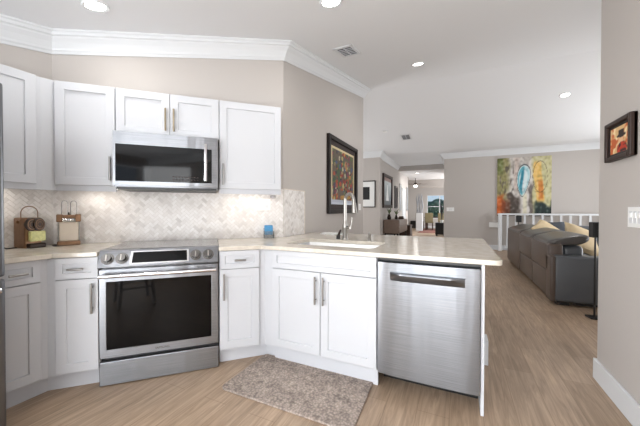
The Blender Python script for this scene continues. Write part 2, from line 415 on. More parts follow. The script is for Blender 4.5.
# ------------------------------------------------------------------ backsplash: herringbone mosaic
def herringbone(w0, w1, z0, z1, L=.052, W=.026, gap=.0022):
    """clipped herringbone tiles in the x-z plane, returned as quads/polys"""
    def clip(poly):
        for ax, lim, sgn in ((0, w0, 1), (0, w1, -1), (1, z0, 1), (1, z1, -1)):
            out = []
            for i in range(len(poly)):
                a, b = poly[i], poly[(i+1) % len(poly)]
                ia, ib = (a[ax]-lim)*sgn >= 0, (b[ax]-lim)*sgn >= 0
                if ia: out.append(a)
                if ia != ib:
                    t = (lim-a[ax])/(b[ax]-a[ax]); out.append((a[0]+(b[0]-a[0])*t, a[1]+(b[1]-a[1])*t))
            poly = out
            if len(poly) < 3: return None
        return poly
    res = []; c = s = math.sqrt(.5)
    ox, oz = (w0+w1)/2, (z0+z1)/2; n = int(max(w1-w0, z1-z0)/W)+8
    for i in range(-n, n):
        for j in range(-n, n):
            # herringbone lattice (L = 2W): horizontals at (k*W + ..)
            bx = (i*W + j*2*W); by = (i*W - j*2*W)
            for (x0, y0, x1, y1) in ((bx, by, bx+L, by+W), (bx-W, by, bx, by+L)) if False else ((bx, by, bx+2*W, by+W), (bx-W, by, bx, by+2*W)):
                q = [(x0+gap/2, y0+gap/2), (x1-gap/2, y0+gap/2), (x1-gap/2, y1-gap/2), (x0+gap/2, y1-gap/2)]
                q = [(ox+(x*c-y*s), oz+(x*s+y*c)) for x, y in q]
                if max(p[0] for p in q) < w0 or min(p[0] for p in q) > w1 or max(p[1] for p in q) < z0 or min(p[1] for p in q) > z1: continue
                q = clip(q)
                if q: res.append(q)
    return res
def backsplash(label, loc, rotz, w, z0, z1, mt='mosaic', edge=False):
    t = thing('backsplash', label, 'backsplash', loc, rotz)
    MB().box(0, w, -.007, 0, z0, z1).build('grout_bed', 'grout', t)
    b = bmesh.new()
    for q in herringbone(.001, w-.001, z0+.001, z1-.001):
        try: b.faces.new([b.verts.new((x, -.010, z)) for x, z in q])
        except ValueError: pass
    bmesh.ops.recalc_face_normals(b, faces=b.faces[:])
    for f in b.faces:
        if f.normal.y > 0: f.normal_flip()
    r = bmesh.ops.extrude_face_region(b, geom=b.faces[:])
    vv = [x for x in r['geom'] if isinstance(x, bmesh.types.BMVert)]
    for x in vv: x.co.y += .004
    bmesh.ops.recalc_face_normals(b, faces=b.faces[:])
    mm = MB(); mm._merge(b); mm.build('mosaic_tiles', mt, t)
    if edge: MB().box(w-.004, w+.004, -.013, 0, z0, z1+.006).box(0, w, -.013, 0, z1, z1+.006).build('edge_trim', 'cream', t)
    return t
CT = .914
backsplash('pale marble herringbone backsplash behind the stove', K(-1.911, 0), A45, 1.911, CT, 1.41)
backsplash('pale marble herringbone backsplash on the left wall behind the brown caddy', (UL, -1.95, 0), PI/2, .60, CT, 1.40)
backsplash('beige herringbone backsplash return beside the sink, below the grey wall', (0, 0, 0), PI/2, .45, CT, 1.41, 'mosaic', edge=True)

# ------------------------------------------------------------------ cabinets
mat('handle_nickel', (158, 156, 153), .3, metal=1, bump=.02)
def bar_handle(t, x, z, L, vertical=True, y=-.02, m='handle_nickel', name='handle'):
    b = MB(); o = .028
    if vertical:
        b.tube([(x, y-o, z-L/2), (x, y-o, z+L/2)], .0072)
        for zz in (z-L*.34, z+L*.34): b.cyl((x, y, zz), (x, y-o, zz), .0045)
    else:
        b.tube([(x-L/2, y-o, z), (x+L/2, y-o, z)], .0072)
        for xx in (x-L*.34, x+L*.34): b.cyl((xx, y, z), (xx, y-o, z), .0045)
    return b.build(name, m, t, smooth=True)
def base_cabinet(label, loc, rotz, w, doors, hside, x0=0, x1=0, depth=.60, drawer_pull=True, toe_rec=.05, name='base_cabinet'):
    """front plane (door backs) at local y=0; fillers reach x0 to the left and x1 to the right"""
    t = thing(name, label, 'cabinet', loc, rotz)
    if drawer_pull: MB().box(0, w, 0.001, depth, .11, .883).build('carcass', 'cabinet', t)
    else: MB().box(0, w, .001, .02, .11, .883).box(0, .018, .02, depth, .11, .883).box(w-.018, w, .02, depth, .11, .883).box(.018, w-.018, .02, depth, .11, .13).build('carcass', 'cabinet', t)
    MB().box(0, w, toe_rec, toe_rec+.02, 0, .11).build('toe_kick', 'cabinet_matte', t)
    g = .0025
    dr = MB().shaker(g, w-g, .742, .880, rail=.038).build('drawer_front', 'cabinet', t)
    if drawer_pull: bar_handle(dr, w/2, .808, .085, False)
    dw = w/doors
    for k in range(doors):
        d = MB().shaker(k*dw+g, (k+1)*dw-g, .126, .737).build('door', 'cabinet', t)
        hs = hside[k]; hx = k*dw+.032 if hs == 'l' else (k+1)*dw-.032
        bar_handle(d, hx, .61, .20)
    return t
# right of stove (fit front y=-.643 incl. door thickness)
YB = -.623
base_cabinet('narrow white base cabinet between the stove and the sink cabinet', K(-.640, YB), A45, .303, 1, 'l')
base_cabinet('white base cabinet left of the stove, handle beside the oven', K(-1.645, YB), A45, .237, 1, 'r')
c = base_cabinet('white base cabinet at the far left next to the refrigerator', (-.754, -1.90, 0), PI/2, .229, 1, 'l')
base_cabinet('wide white sink cabinet with two doors behind the grey mat', (.318, -.647, 0), 0, .834, 2, 'rl', drawer_pull=False, toe_rec=.02)
# corner filler strips
t = thing('corner_filler', 'white corner filler strip between narrow cabinet and sink cabinet', 'filler panel')
a = K(-.337, YB-.012); bq = Vector((.318, -.659, 0))
cc = Vector((.262, -.655, 0))
def strip(path, z0, z1, th=.018):
    mb = MB(); P = [Vector((p[0], p[1])) for p in path]; rows = []
    for i, p in enumerate(P):
        ds = []
        if i > 0: ds.append((p-P[i-1]).normalized())
        if i < len(P)-1: ds.append((P[i+1]-p).normalized())
        ns = [Vector((-d.y, d.x)) for d in ds]; mm = ns[0] if len(ns) == 1 else (ns[0]+ns[1])/(1+ns[0].dot(ns[1]))
        q = p+mm*th; rows.append([(p.x, p.y, z0), (p.x, p.y, z1), (q.x, q.y, z1), (q.x, q.y, z0)])
    vs = [v for r in rows for v in r]; fs = []
    for i in range(len(rows)-1):
        for k in range(4): fs.append((i*4+k, i*4+(k+1) % 4, (i+1)*4+(k+1) % 4, (i+1)*4+k))
    fs += [(0, 1, 2, 3), tuple((len(rows)-1)*4+k for k in range(4))]
    return mb.quads(vs, fs)
def inter_sink(off):      # corner point of the stove-run plane (y=YB+off) and the peninsula plane (v=-.647+off)
    v = -.647+off; y = YB+off; u = v-R2*y
    return (u, v)
strip([K(-.337, YB), inter_sink(0), (.318, -.647)], .11, .883).build('filler_face', 'cabinet', t)
strip([K(-.337, YB+.05), inter_sink(.05), (.318, -.597)], 0, .11).build('toe_kick', 'cabinet_matte', t)
def inter_left(off):
    u = -.754-off; y = YB+off; return (u, u+R2*y)
t = thing('corner_filler', 'white corner filler strip left of the stove between the two left cabinets', 'filler panel')
strip([(-.754, -1.671), inter_left(0), K(-1.645, YB)], .11, .883).build('filler_face', 'cabinet', t)
strip([(-.804, -1.671), inter_left(.05), K(-1.645, YB+.05)], 0, .11).build('toe_kick', 'cabinet_matte', t)

# peninsula end panel, back panel
m = MB(); m.box(1.765, 1.782, -.664, -.02, 0, .883); tag(m.build('end_panel', 'cabinet'), 'white end panel at the right side of the dishwasher', 'panel')
t = thing('peninsula_back', 'white knee wall carrying the rear of the peninsula worktop', 'panel')
MB().box(.02, 1.80, .0, .10, 0, .883).build('panel', 'trim', t)
MB().box(.02, 1.858, -.019, .125, 0, .19, bev=.003).build('baseboard', 'trim', t)

# ------------------------------------------------------------------ dishwasher
t = thing('dishwasher', 'stainless steel dishwasher in the peninsula under the beige worktop', 'dishwasher', (1.160, -.668, 0), 0)
MB().box(.002, .602, .045, .60, .118, .868).build('tub', 'black_plastic', t)
# slightly bowed door
b = bmesh.new(); nx, nz = 24, 8; x0, x1, z0, z1 = .004, .600, .122, .855
rows = []
for j in range(nz+1):
    z = z0+(z1-z0)*j/nz
    rows.append([b.verts.new((x0+(x1-x0)*i/nx, -.012-.010*(1-((i/nx)*2-1)**4), z)) for i in range(nx+1)])
for j in range(nz):
    for i in range(nx): b.faces.new((rows[j][i], rows[j][i+1], rows[j+1][i+1], rows[j+1][i]))
r = bmesh.ops.extrude_face_region(b, geom=b.faces[:])
for v in [x for x in r['geom'] if isinstance(x, bmesh.types.BMVert)]: v.co.y = .04
bmesh.ops.recalc_face_normals(b, faces=b.faces[:])
mm = MB(); mm._merge(b); door = mm.build('door', 'steel', t, smooth=True)
# pocket bar handle: blade with tapering underside
hb = bmesh.new(); rows = []; nn = 28
for i in range(nn+1):
    f = i/nn; x = .085+.435*f; s = min(1, 6*min(f, 1-f)); e = .012+.030*s
    rows.append([hb.verts.new(c) for c in ((x, -.018, .797), (x, -.02-e, .794), (x, -.022-e, .786), (x, -.018-e*.75, .760), (x, -.018, .738))])
for i in range(nn):
    for k in range(4): hb.faces.new((rows[i][k], rows[i][k+1], rows[i+1][k+1], rows[i+1][k]))
hb.faces.new(rows[0]); hb.faces.new(rows[-1][::-1]); bmesh.ops.recalc_face_normals(hb, faces=hb.faces[:])
mm = MB(); mm._merge(hb); mm.build('handle', 'steel', door, smooth=True)
MB().box(.002, .602, .0, .06, .868, .882).build('top_gasket', 'black_plastic', t)
MB().box(.004, .600, .17, .19, .0, .117).build('kick_plate', 'black_plastic', t)

# ------------------------------------------------------------------ worktops
def worktop(label, outline, z0=.884, z1=CT, hole=None, bev=.004):
    b = bmesh.new(); edges = []
    for loop in [outline]+([hole] if hole else []):
        V = [b.verts.new((p[0], p[1], z1)) for p in loop]
        for i in range(len(V)): edges.append(b.edges.new((V[i], V[(i+1) % len(V)])))
    bmesh.ops.triangle_fill(b, use_beauty=True, use_dissolve=False, edges=edges)
    for f in b.faces:
        if f.normal.z < 0: f.normal_flip()
    bmesh.ops.dissolve_limit(b, angle_limit=.01, verts=b.verts[:], edges=b.edges[:])
    r = bmesh.ops.extrude_face_region(b, geom=b.faces[:])
    for v in [x for x in r['geom'] if isinstance(x, bmesh.types.BMVert)]: v.co.z = z0
    bmesh.ops.recalc_face_normals(b, faces=b.faces[:])
    mm = MB(); mm._merge(b); o = mm.build('worktop', 'worktop')
    bm_ = o.modifiers.new('edge', 'BEVEL'); bm_.width = bev; bm_.segments = 3; bm_.limit_method = 'ANGLE'; bm_.angle_limit = math.radians(50)
    return tag(o, label, 'worktop')
def rounded(cx, cy, r, a0, a1, n=7): return [(cx+r*math.cos(math.radians(a0+(a1-a0)*i/n)), cy+r*math.sin(math.radians(a0+(a1-a0)*i/n))) for i in range(n+1)]
VF = -.688
yk = -.655
pk = (VF-R2*yk, VF)
hole = rounded(.36, -.44, .05, 180, 270)+rounded(1.03, -.44, .05, 270, 360)+rounded(1.03, -.09, .05, 0, 90)+rounded(.36, -.09, .05, 90, 180)
out = [K(-.645, -.011)[:2], K(-.645, yk)[:2], pk]+rounded(1.835, VF+.035, .035, 270, 360)+rounded(1.835, .665, .035, 0, 90)+[(.011, .70), (.011, .0045)]
worktop('beige stone worktop of the peninsula with the sink cut into it', out, hole=hole)
out = [K(-1.410, -.011)[:2], K(-1.9, -.011)[:2], (UL+.011, UL-.016), (UL+.011, -1.90), (-.705, -1.90), (-.705, -.705+R2*yk), K(-1.410, yk)[:2]]
worktop('beige stone worktop in the left corner under the two small appliances', out)

# sink
t = thing('sink', 'white undermount sink set into the peninsula worktop', 'sink')
b = bmesh.new()
def rr(x0, x1, y0, y1, r, z): return [(x, y, z) for x, y in rounded(x0+r, y0+r, r, 180, 270)+rounded(x1-r, y0+r, r, 270, 360)+rounded(x1-r, y1-r, r, 0, 90)+rounded(x0+r, y1-r, r, 90, 180)]
loops = [rr(.29, 1.10, -.51, -.02, .06, .8835), rr(.315, 1.075, -.485, -.045, .05, .8835), rr(.318, 1.072, -.482, -.048, .05, .87), rr(.33, 1.06, -.47, -.06, .05, .72), rr(.36, 1.03, -.44, -.09, .05, .70)]
loops += [rr(.35, 1.04, -.45, -.08, .05, .69), rr(.29, 1.10, -.51, -.02, .06, .71)]
R_ = [[b.verts.new(p) for p in L] for L in loops]
for a_, c_ in zip(R_, R_[1:]+[R_[0]]):
    if a_ is R_[4]: continue
    for i in range(len(a_)): b.faces.new((a_[i], a_[(i+1) % len(a_)], c_[(i+1) % len(a_)], c_[i]))
b.faces.new(R_[4]); b.faces.new(R_[5]); bmesh.ops.recalc_face_normals(b, faces=b.faces[:])
mm = MB(); mm._merge(b); mm.build('basin', 'porcelain', t, smooth=True)
MB().lathe([(.0, .7005), (.04, .7005), (.042, .705), (.03, .704), (.0, .702)], (.70, -.26, 0)).build('drain', 'chrome', t, smooth=True)

# faucet
t = thing('faucet', 'brushed nickel gooseneck kitchen faucet behind the sink', 'faucet', (.668, .035, CT))
MB().lathe([(.032, 0), (.032, .008), (.024, .016), (.024, .10), (.027, .105), (.027, .125), (.019, .16), (.016, .18), (.0, .18)]).build('body', 'nickel', t, smooth=True)
dirx, diry = .90, -.44
pts = [(0, 0, .16), (0, 0, .30)]
Rr = .056
for i in range(13):
    a_ = PI*i/12; d = Rr*(1-math.cos(a_)); pts.append((dirx*d, diry*d, .375+Rr*math.sin(a_)))
pts += [(dirx*(2*Rr+.004), diry*(2*Rr+.004), .34)]
MB().tube(pts, .0155, 14).build('spout', 'nickel', t, smooth=True)
d = 2*Rr+.006
MB().cyl((dirx*d, diry*d, .345), (dirx*(d+.006), diry*(d+.006), .255), .019, .026).build('spray_head', 'nickel', t, smooth=True)
h = MB().cyl((0, 0, .115), (.06, -.02, .118), .015).build('valve', 'nickel', t, smooth=True)
MB().tube([(.058, -.02, .118), (.072, -.022, .14), (.078, -.022, .21)], [.009, .008, .006]).build('lever', 'nickel', t, smooth=True)
t = thing('soap_dispenser', 'short brushed nickel soap pump right of the faucet', 'soap dispenser', (.905, .045, CT))
MB().lathe([(.02, 0), (.02, .006), (.014, .012), (.013, .045), (.016, .05), (.016, .06), (.008, .066), (.007, .078), (0, .079)]).build('body', 'nickel', t, smooth=True)
MB().tube([(0, 0, .07), (.0, -.02, .074), (0, -.045, .068)], .005).build('nozzle', 'nickel', t, smooth=True)
t = thing('scrub_brush', 'small dark scrub brush leaning left of the faucet base', 'brush', (.59, .06, CT))
MB().cyl((0, 0, .001), (0, 0, .035), .022, .019).build('bristles', 'black_plastic', t)
MB().tube([(0, 0, .03), (.025, -.005, .09)], [.014, .009]).build('grip', 'dark_bronze', t, smooth=True)
m = MB(); m.box(-.13, .13, -.06, .06, 0, .006, bev=.002).box(-.13, .13, -.06, -.052, .006, .014).box(-.13, .13, .052, .06, .006, .014).box(-.13, -.122, -.06, .06, .006, .014).box(.122, .13, -.06, .06, .006, .014)
o = m.build('tray', 'plastic_white', loc=(.335, .54, CT), rotz=.0); tag(o, 'thin white tray lying on the worktop behind the sink', 'tray')

# ------------------------------------------------------------------ stove
SX0, SW = -1.4045, .757
t = thing('stove', 'stainless steel slide-in electric stove with black glass oven door', 'stove', K(SX0, -.649), A45)
MB().box(.003, SW-.003, .045, .637, .03, .90).box(.03, SW-.03, .06, .62, 0, .03).build('body', 'steel', t)
MB().box(.0, SW, .06, .636, .905, .920, bev=.003).build('cooktop', 'cooktop', t)
# sloping control panel: profile in y-z, extruded along x
prof = [(.03, .800), (-.020, .802), (-.024, .810), (.025, .918), (.065, .922), (.065, .80)]
mb = MB(); mb.prism([(0, y, z) for y, z in prof], (SW, 0, 0)); cp = mb.build('control_panel', 'steel', t)
sl = Vector((0, .049, .106)).normalized(); nrm = Vector((0, -.106, .049)).normalized()
def onpanel(x, s, d=0): p = Vector((x, -.024, .810))+sl*s+nrm*d; return p
PL = .117
def panel_plate(x0, x1, s0, s1, d0, d1, sk=0):
    c = [onpanel(x0, s0, d0), onpanel(x1, s0, d0), onpanel(x1-sk, s1, d0), onpanel(x0+sk, s1, d0)]
    return MB().prism(c, nrm*(d1-d0))
panel_plate(.182, .556, .014, .106, -.001, .002, .004).build('display_frame', 'chrome', cp)
panel_plate(.195, .543, .022, .098, .0, .0035, .004).build('display', 'black_gloss', cp)
for kx in (.052, .136, .600, .686):
    p = onpanel(kx, .058); kb = MB().cyl(p, p+nrm*.004, .039, n=28).cyl(p, p+nrm*.012, .034, .033, n=28).cyl(p+nrm*.012, p+nrm*.034, .027, .025, n=28)
    k_ = kb.build('knob', 'dark_chrome', cp, smooth=True)
    g0 = p+nrm*.032
    MB().prism([g0+Vector((-.004, 0, 0))-sl*.02, g0+Vector((.004, 0, 0))-sl*.02, g0+Vector((.004, 0, 0))+sl*.02, g0+Vector((-.004, 0, 0))+sl*.02], nrm*.007).build('grip', 'nickel', k_)
dmb = MB(); W0, W1, Z0, Z1 = .042, .707, .245, .708
dmb.box(.0, W0, -.0, .045, .190, .790, bev=.003).box(W1, SW, -.0, .045, .190, .790, bev=.003).box(W0-.002, W1+.002, 0, .045, .190, Z0).box(W0-.002, W1+.002, 0, .045, Z1, .790)
od = dmb.build('oven_door', 'steel', t)
MB().box(W0, W1, .003, .02, Z0, Z1).build('oven_glass', 'black_gloss', od)
hb = MB().tube([(.015, -.052, .755), (SW-.015, -.052, .755)], .0135, 16)
for xx in (.03, SW-.03): hb.box(xx-.012, xx+.012, -.052, .002, .745, .765, bev=.003)
hb.build('handle', 'chrome', od, smooth=True)
MB().box(.0, SW, -.004, .045, .006, .166, bev=.004).build('drawer', 'steel', t)
MB().box(.005, SW-.005, .03, .05, .168, .19).build('gap_seal', 'black_plastic', t)
def text(s, size, parent, loc, rot, m, name='lettering', ext=.0004):
    cu = bpy.data.curves.new('txt', 'FONT'); cu.body = s; cu.size = size; cu.extrude = ext; cu.align_x = 'CENTER'; cu.align_y = 'CENTER'
    tmp = bpy.data.objects.new('txt', cu); COL.objects.link(tmp)
    dg = bpy.context.evaluated_depsgraph_get(); me = bpy.data.meshes.new_from_object(tmp.evaluated_get(dg))
    bpy.data.objects.remove(tmp); me.materials.clear(); me.materials.append(M[m])
    o = bpy.data.objects.new(name, me); COL.objects.link(o); o.location = loc; o.rotation_euler = rot
    if parent: o.parent = parent
    return o
text('SAMSUNG', .020, od, (SW*.5, -.0005, .215), (PI/2, 0, 0), 'mat_board')

# ------------------------------------------------------------------ microwave
MX0, MW_ = -1.383, .738
t = thing('microwave', 'stainless steel over-the-range microwave mounted above the stove', 'microwave', K(MX0, -.42), A45)
MB().box(0, MW_, .03, .405, 1.37, 1.785).build('body', 'steel', t)
dmb = MB(); a0, a1, b0, b1 = .016, .690, 1.412, 1.690
dmb.box(0, a0, 0, .03, 1.385, 1.785).box(a1, MW_, 0, .03, 1.385, 1.785).box(a0, a1, 0, .03, 1.385, b0).box(a0, a1, 0, .03, b1, 1.785)
d_ = dmb.build('door', 'steel', t)
MB().box(a0, a1, .004, .02, b0, b1).build('door_glass', 'black_gloss', d_)
MB().box(.632, .655, -.042, -.022, 1.425, 1.728, bev=.005).box(.638, .650, -.03, .0, 1.435, 1.455).box(.638, .650, -.03, .0, 1.70, 1.72).build('handle', 'chrome', d_, smooth=True)
kp = MB()
for i in range(9):
    for j in range(2): kp.box(.40+i*.022, .412+i*.022, .0025, .0045, 1.43+j*.022, 1.438+j*.022)
kp.build('button_marks', 'mat_board', d_)
MB().box(.02, MW_-.01, .01, .39, 1.352, 1.37).build('vent_grille', 'black_plastic', t)

# ------------------------------------------------------------------ wall cabinets
def wall_cabinet(label, loc, rotz, w, z0, z1, doors, hside, hz, depth=.302, hl=.18, rail=True, m='handle_nickel'):
    t = thing('wall_cabinet', label, 'cabinet', loc, rotz)
    MB().box(0, w, .001, depth, z0-.001, z1).build('carcass', 'cabinet', t)
    g = .0022; dw = w/doors
    for k in range(doors):
        d = MB().shaker(k*dw+g, (k+1)*dw-g, z0, z1-.002).build('door', 'cabinet', t)
        hx = k*dw+.03 if hside[k] == 'l' else (k+1)*dw-.03
        bar_handle(d, hx, hz, hl, m=m)
    if rail: MB().box(0, w, -.002, .018, z0-.042, z0-.001).build('light_rail', 'cabinet_matte', t)
    return t
ZT = 2.135
wall_cabinet('tall white wall cabinet left of the microwave', K(-1.765, -.315), A45, .376, 1.378, ZT, 1, 'r', 1.508)
wall_cabinet('short two-door white wall cabinet above the microwave', K(-1.387, -.315), A45, .752, 1.79, ZT, 2, 'rl', 1.918, rail=False, m='brass')
wall_cabinet('tall white wall cabinet right of the microwave, at the wall corner', K(-.633, -.315), A45, .537, 1.378, ZT, 1, 'l', 1.50)
wall_cabinet('white wall cabinet on the left wall above the brown caddy', (-1.045, -2.02, 0), PI/2, .445, 1.378, ZT, 1, 'l', 1.50, depth=.29)
t = thing('corner_filler', 'white upper filler strip in the left corner between wall cabinets', 'filler panel')
strip([(-1.045, -1.574), (-1.045, -1.574+.03), K(-1.766, -.315)], 1.337, ZT).build('filler_face', 'cabinet', t)

# refrigerator
t = thing('refrigerator', 'stainless steel refrigerator at the left edge of the view', 'refrigerator', (-.42, -2.85, 0), PI/2)
MB().box(.01, .915, .06, .84, .03, 1.80).build('body', 'mat_board', t)
for x0_, x1_ in ((.008, .459), (.464, .917)):
    d_ = MB().box(x0_, x1_, .0, .06, .86, 1.83, bev=.012, seg=3).build('door', 'steel_dark_reflection', t)
    hx = .43 if x0_ < .1 else .494
    MB().tube([(hx, -.05, .95), (hx, -.05, 1.65)], .012).cyl((hx, 0, 1.0), (hx, -.05, 1.0), .009).cyl((hx, 0, 1.6), (hx, -.05, 1.6), .009).build('handle', 'chrome', d_, smooth=True)
d_ = MB().box(.008, .917, .0, .06, .07, .85, bev=.012, seg=3).build('freezer_drawer', 'steel_dark_reflection', t)
MB().tube([(.04, -.045, .80), (.885, -.045, .80)], .012).cyl((.06, 0, .80), (.06, -.045, .80), .009).cyl((.865, 0, .80), (.865, -.045, .80), .009).build('handle', 'chrome', d_, smooth=True)
MB().box(.05, .87, .05, .8, 0, .03).build('foot_rail', 'black_plastic', t)

# under-cabinet lights: thin fixtures with their own lamp
def strip_light(label, loc, rotz, w, power):
    t = thing('under_cabinet_light', label, 'light', loc, rotz)
    MB().box(0, w, 0, .04, .004, .014).build('housing', 'plastic_white', t)
    MB().box(.01, w-.01, .006, .034, 0, .004).build('diffuser', 'lamp_glow', t)
    l = bpy.data.lights.new('strip_lamp', 'AREA'); l.shape = 'RECTANGLE'; l.size = w; l.size_y = .03; l.energy = power; l.color = (1, .93, .84)
    o = bpy.data.objects.new('strip_lamp', l); COL.objects.link(o); o.parent = t; o.location = (w/2, .02, -.004)
strip_light('slim light under the wall cabinet right of the microwave', K(-.55, -.17, 1.363), A45, .36, .45)
strip_light('slim light under the wall cabinet left of the microwave', K(-1.72, -.17, 1.363), A45, .30, .5)
strip_light('slim light under the wall cabinet on the left wall', (-1.21, -1.96, 1.363), PI/2, .30, .6)

# ------------------------------------------------------------------ recessed ceiling lights, vents
def tilt_at(v):
    s = .207 if v < VR else (-.13525 if v < 7 else 0)
    return math.atan(s) if v > -2.5 else 0
def can(label, u, v, power, r=.068, z=None, group=None):
    zz = ceil(v) if z is None else z; tl = tilt_at(v) if z is None else 0
    t = thing('recessed_light', label, 'ceiling light', (u, v, zz)); t.rotation_euler = (tl, 0, 0)
    if group: t['group'] = group
    MB().lathe([(r*.98, -.003), (r*1.28, -.010), (r*1.32, -.004), (r*1.32, .004), (r*.98, .004)]).build('trim_ring', 'trim', t, smooth=True)
    MB().lathe([(0, -.004), (r, -.004), (r, .0), (0, .0)]).build('lens', 'lamp_glow', t)
    l = bpy.data.lights.new('can_lamp', 'AREA'); l.shape = 'DISK'; l.size = 2*r; l.energy = power; l.color = (1, .985, .96); l.spread = math.radians(165)
    o = bpy.data.objects.new('can_lamp', l); COL.objects.link(o); o.parent = t; o.location = (0, 0, -.012)
can('round recessed ceiling light above the wall cabinets left of the microwave', -.645, -1.40, 4, r=.062)
can('round recessed ceiling light at the top edge near the ceiling vent', .745, -.50, 6)
can('round recessed ceiling light just before the ceiling ridge', 1.116, 1.796, 8)
can('round recessed ceiling light on the far ceiling slope over the living room', 3.44, 4.32, 8)
can('round recessed ceiling light in the kitchen behind the view', .7, -3.4, 6)
can('recessed ceiling light in the passage beyond the first beam', .03, 10.9, 14, z=2.80)
can('recessed ceiling light in the far room beyond the second beam', -.3, 15.2, 16, z=2.70)
def vent(label, u, v, wx, wy):
    t = thing('ceiling_vent', label, 'vent', (u, v, ceil(v))); t.rotation_euler = (tilt_at(v), 0, 0)
    mb = MB(); mb.box(-wx/2, wx/2, -wy/2, -wy/2+.03, -.01, .0).box(-wx/2, wx/2, wy/2-.03, wy/2, -.01, 0).box(-wx/2, -wx/2+.03, -wy/2, wy/2, -.01, 0).box(wx/2-.03, wx/2, -wy/2, wy/2, -.01, 0)
    mb.build('frame', 'trim', t)
    MB().box(-wx/2+.03, wx/2-.03, -wy/2+.03, wy/2-.03, -.003, -.0005).build('duct', 'black_plastic', t)
    mb = MB(); n = 6
    for i in range(n):
        y = -wy/2+.045+(wy-.09)*i/(n-1); mb.box(-wx/2+.03, wx/2-.03, y-.006, y+.006, -.009, -.004)
    mb.box(-.006, .006, -wy/2+.03, wy/2-.03, -.009, -.004)
    s_ = mb.build('slats', 'cabinet_matte', t)
vent('white louvred ceiling vent above the divider wall painting', .475, .62, .22, .36)
vent('small louvred vent on the far ceiling slope near the passage', .361, 5.61, .26, .40)
m = MB().lathe([(.0, -.03), (.05, -.03), (.065, -.015), (.065, 0), (0, 0)]); o = m.build('smoke_detector', 'plastic_white', loc=(-.083, 5.05, ceil(5.05)-.004), smooth=True)
tag(o, 'small white smoke detector on the far ceiling slope left of the vent', 'smoke detector')

# ------------------------------------------------------------------ pictures
def painted_grid(name, w, h, nx, ny, fn, parent, y=-.001):
    b = bmesh.new(); lay = b.loops.layers.float_color.new('paint')
    V = [[b.verts.new((w*i/nx, y, h*j/ny)) for i in range(nx+1)] for j in range(ny+1)]
    for j in range(ny):
        for i in range(nx):
            f = b.faces.new((V[j][i], V[j][i+1], V[j+1][i+1], V[j+1][i]))
            for l in f.loops:
                p = l.vert.co; c = lin(fn(p.x/w, p.z/h)); l[lay] = (*[max(0, q) for q in c], 1)
    me = bpy.data.meshes.new(name); b.to_mesh(me); b.free(); me.materials.append(M['painted'])
    o = bpy.data.objects.new(name, me); COL.objects.link(o); o.parent = parent; return o
def frame(t, w, h, fw, d, m, name='frame', y0=0, prof=True):
    b = MB(); 
    b.box(0, fw, -d, y0, 0, h, bev=.006).box(w-fw, w, -d, y0, 0, h, bev=.006).box(fw*.9, w-fw*.9, -d, y0, 0, fw, bev=.006).box(fw*.9, w-fw*.9, -d, y0, h-fw, h, bev=.006)
    return b.build(name, m, t)
from mathutils import noise
def nz(x, y, s, o=0): return noise.noise(Vector((x*s+o, y*s-o, o*1.7)))
def mixc(a, b, t): t = max(0, min(1, t)); return tuple(a[i]+(b[i]-a[i])*t for i in range(3))
def sst(a, b, x): t = max(0, min(1, (x-a)/(b-a))); return t*t*(3-2*t)
# still-life print on the divider wall
PV0, PV1, PZ0, PZ1 = 1.11, 2.37, 1.14, 2.253
t = thing('framed_print', 'large framed colourful still-life print on the divider wall behind the faucet', 'picture', (0.0, PV0, PZ0), PI/2)
PW, PH = PV1-PV0, PZ1-PZ0
frame(t, PW, PH, .062, .045, 'frame_dark')
MB().box(.05, PW-.05, -.012, 0, .05, PH-.05).build('mat_board', 'mat_board', t)
random.seed(11)
blobs = []
pal = [(178, 58, 44), (196, 84, 46), (214, 150, 62), (92, 124, 62), (60, 92, 66), (126, 60, 84), (70, 92, 132), (206, 190, 120), (154, 44, 48), (110, 134, 88), (224, 214, 180), (54, 42, 60)]
for k in range(150): blobs.append((random.random(), random.random(), random.uniform(.02, .055), random.uniform(.02, .06), random.choice(pal)))
big = [(.62, .40, .15, .11, (176, 52, 40)), (.70, .27, .12, .06, (196, 84, 46)), (.60, .14, .26, .04, (200, 156, 70)), (.33, .62, .13, .12, (84, 104, 58)), (.28, .48, .08, .15, (70, 96, 62)), (.16, .26, .06, .16, (72, 68, 100)), (.62, .75, .10, .08, (178, 128, 122))]
blobs = big+blobs[:150]
for k in range(70):
    bx = random.choice(big); blobs.append((bx[0]+random.uniform(-.12, .12), bx[1]+random.uniform(-.12, .12), random.uniform(.008, .025), random.uniform(.015, .04), random.choice(pal+[(30, 26, 30), (24, 22, 26)])))
def still(x, y):
    e = .035
    if x < e or x > 1-e or y < e or y > 1-e: return (206, 190, 150) if y > .1 else (190, 196, 206)
    if y < .085: return (172, 178, 190)
    c = (104, 92, 78)
    for bx, by, rx, ry, cc in blobs:
        if ((x-bx)/rx)**2+((y-by)/ry)**2 < 1+.5*nz(x, y, 18): c = mixc(cc, (20, 18, 20), .25 if ((x-bx)/rx)**2+((y-by)/ry)**2 > .8 else 0)
    return mixc(c, (60, 52, 48), .22+.5*max(0, nz(x, y, 25, 3)))
a_ = painted_grid('print', PW-.26, PH-.27, 70, 90, still, t, y=-.0135); a_.location = (.13, 0, .135)
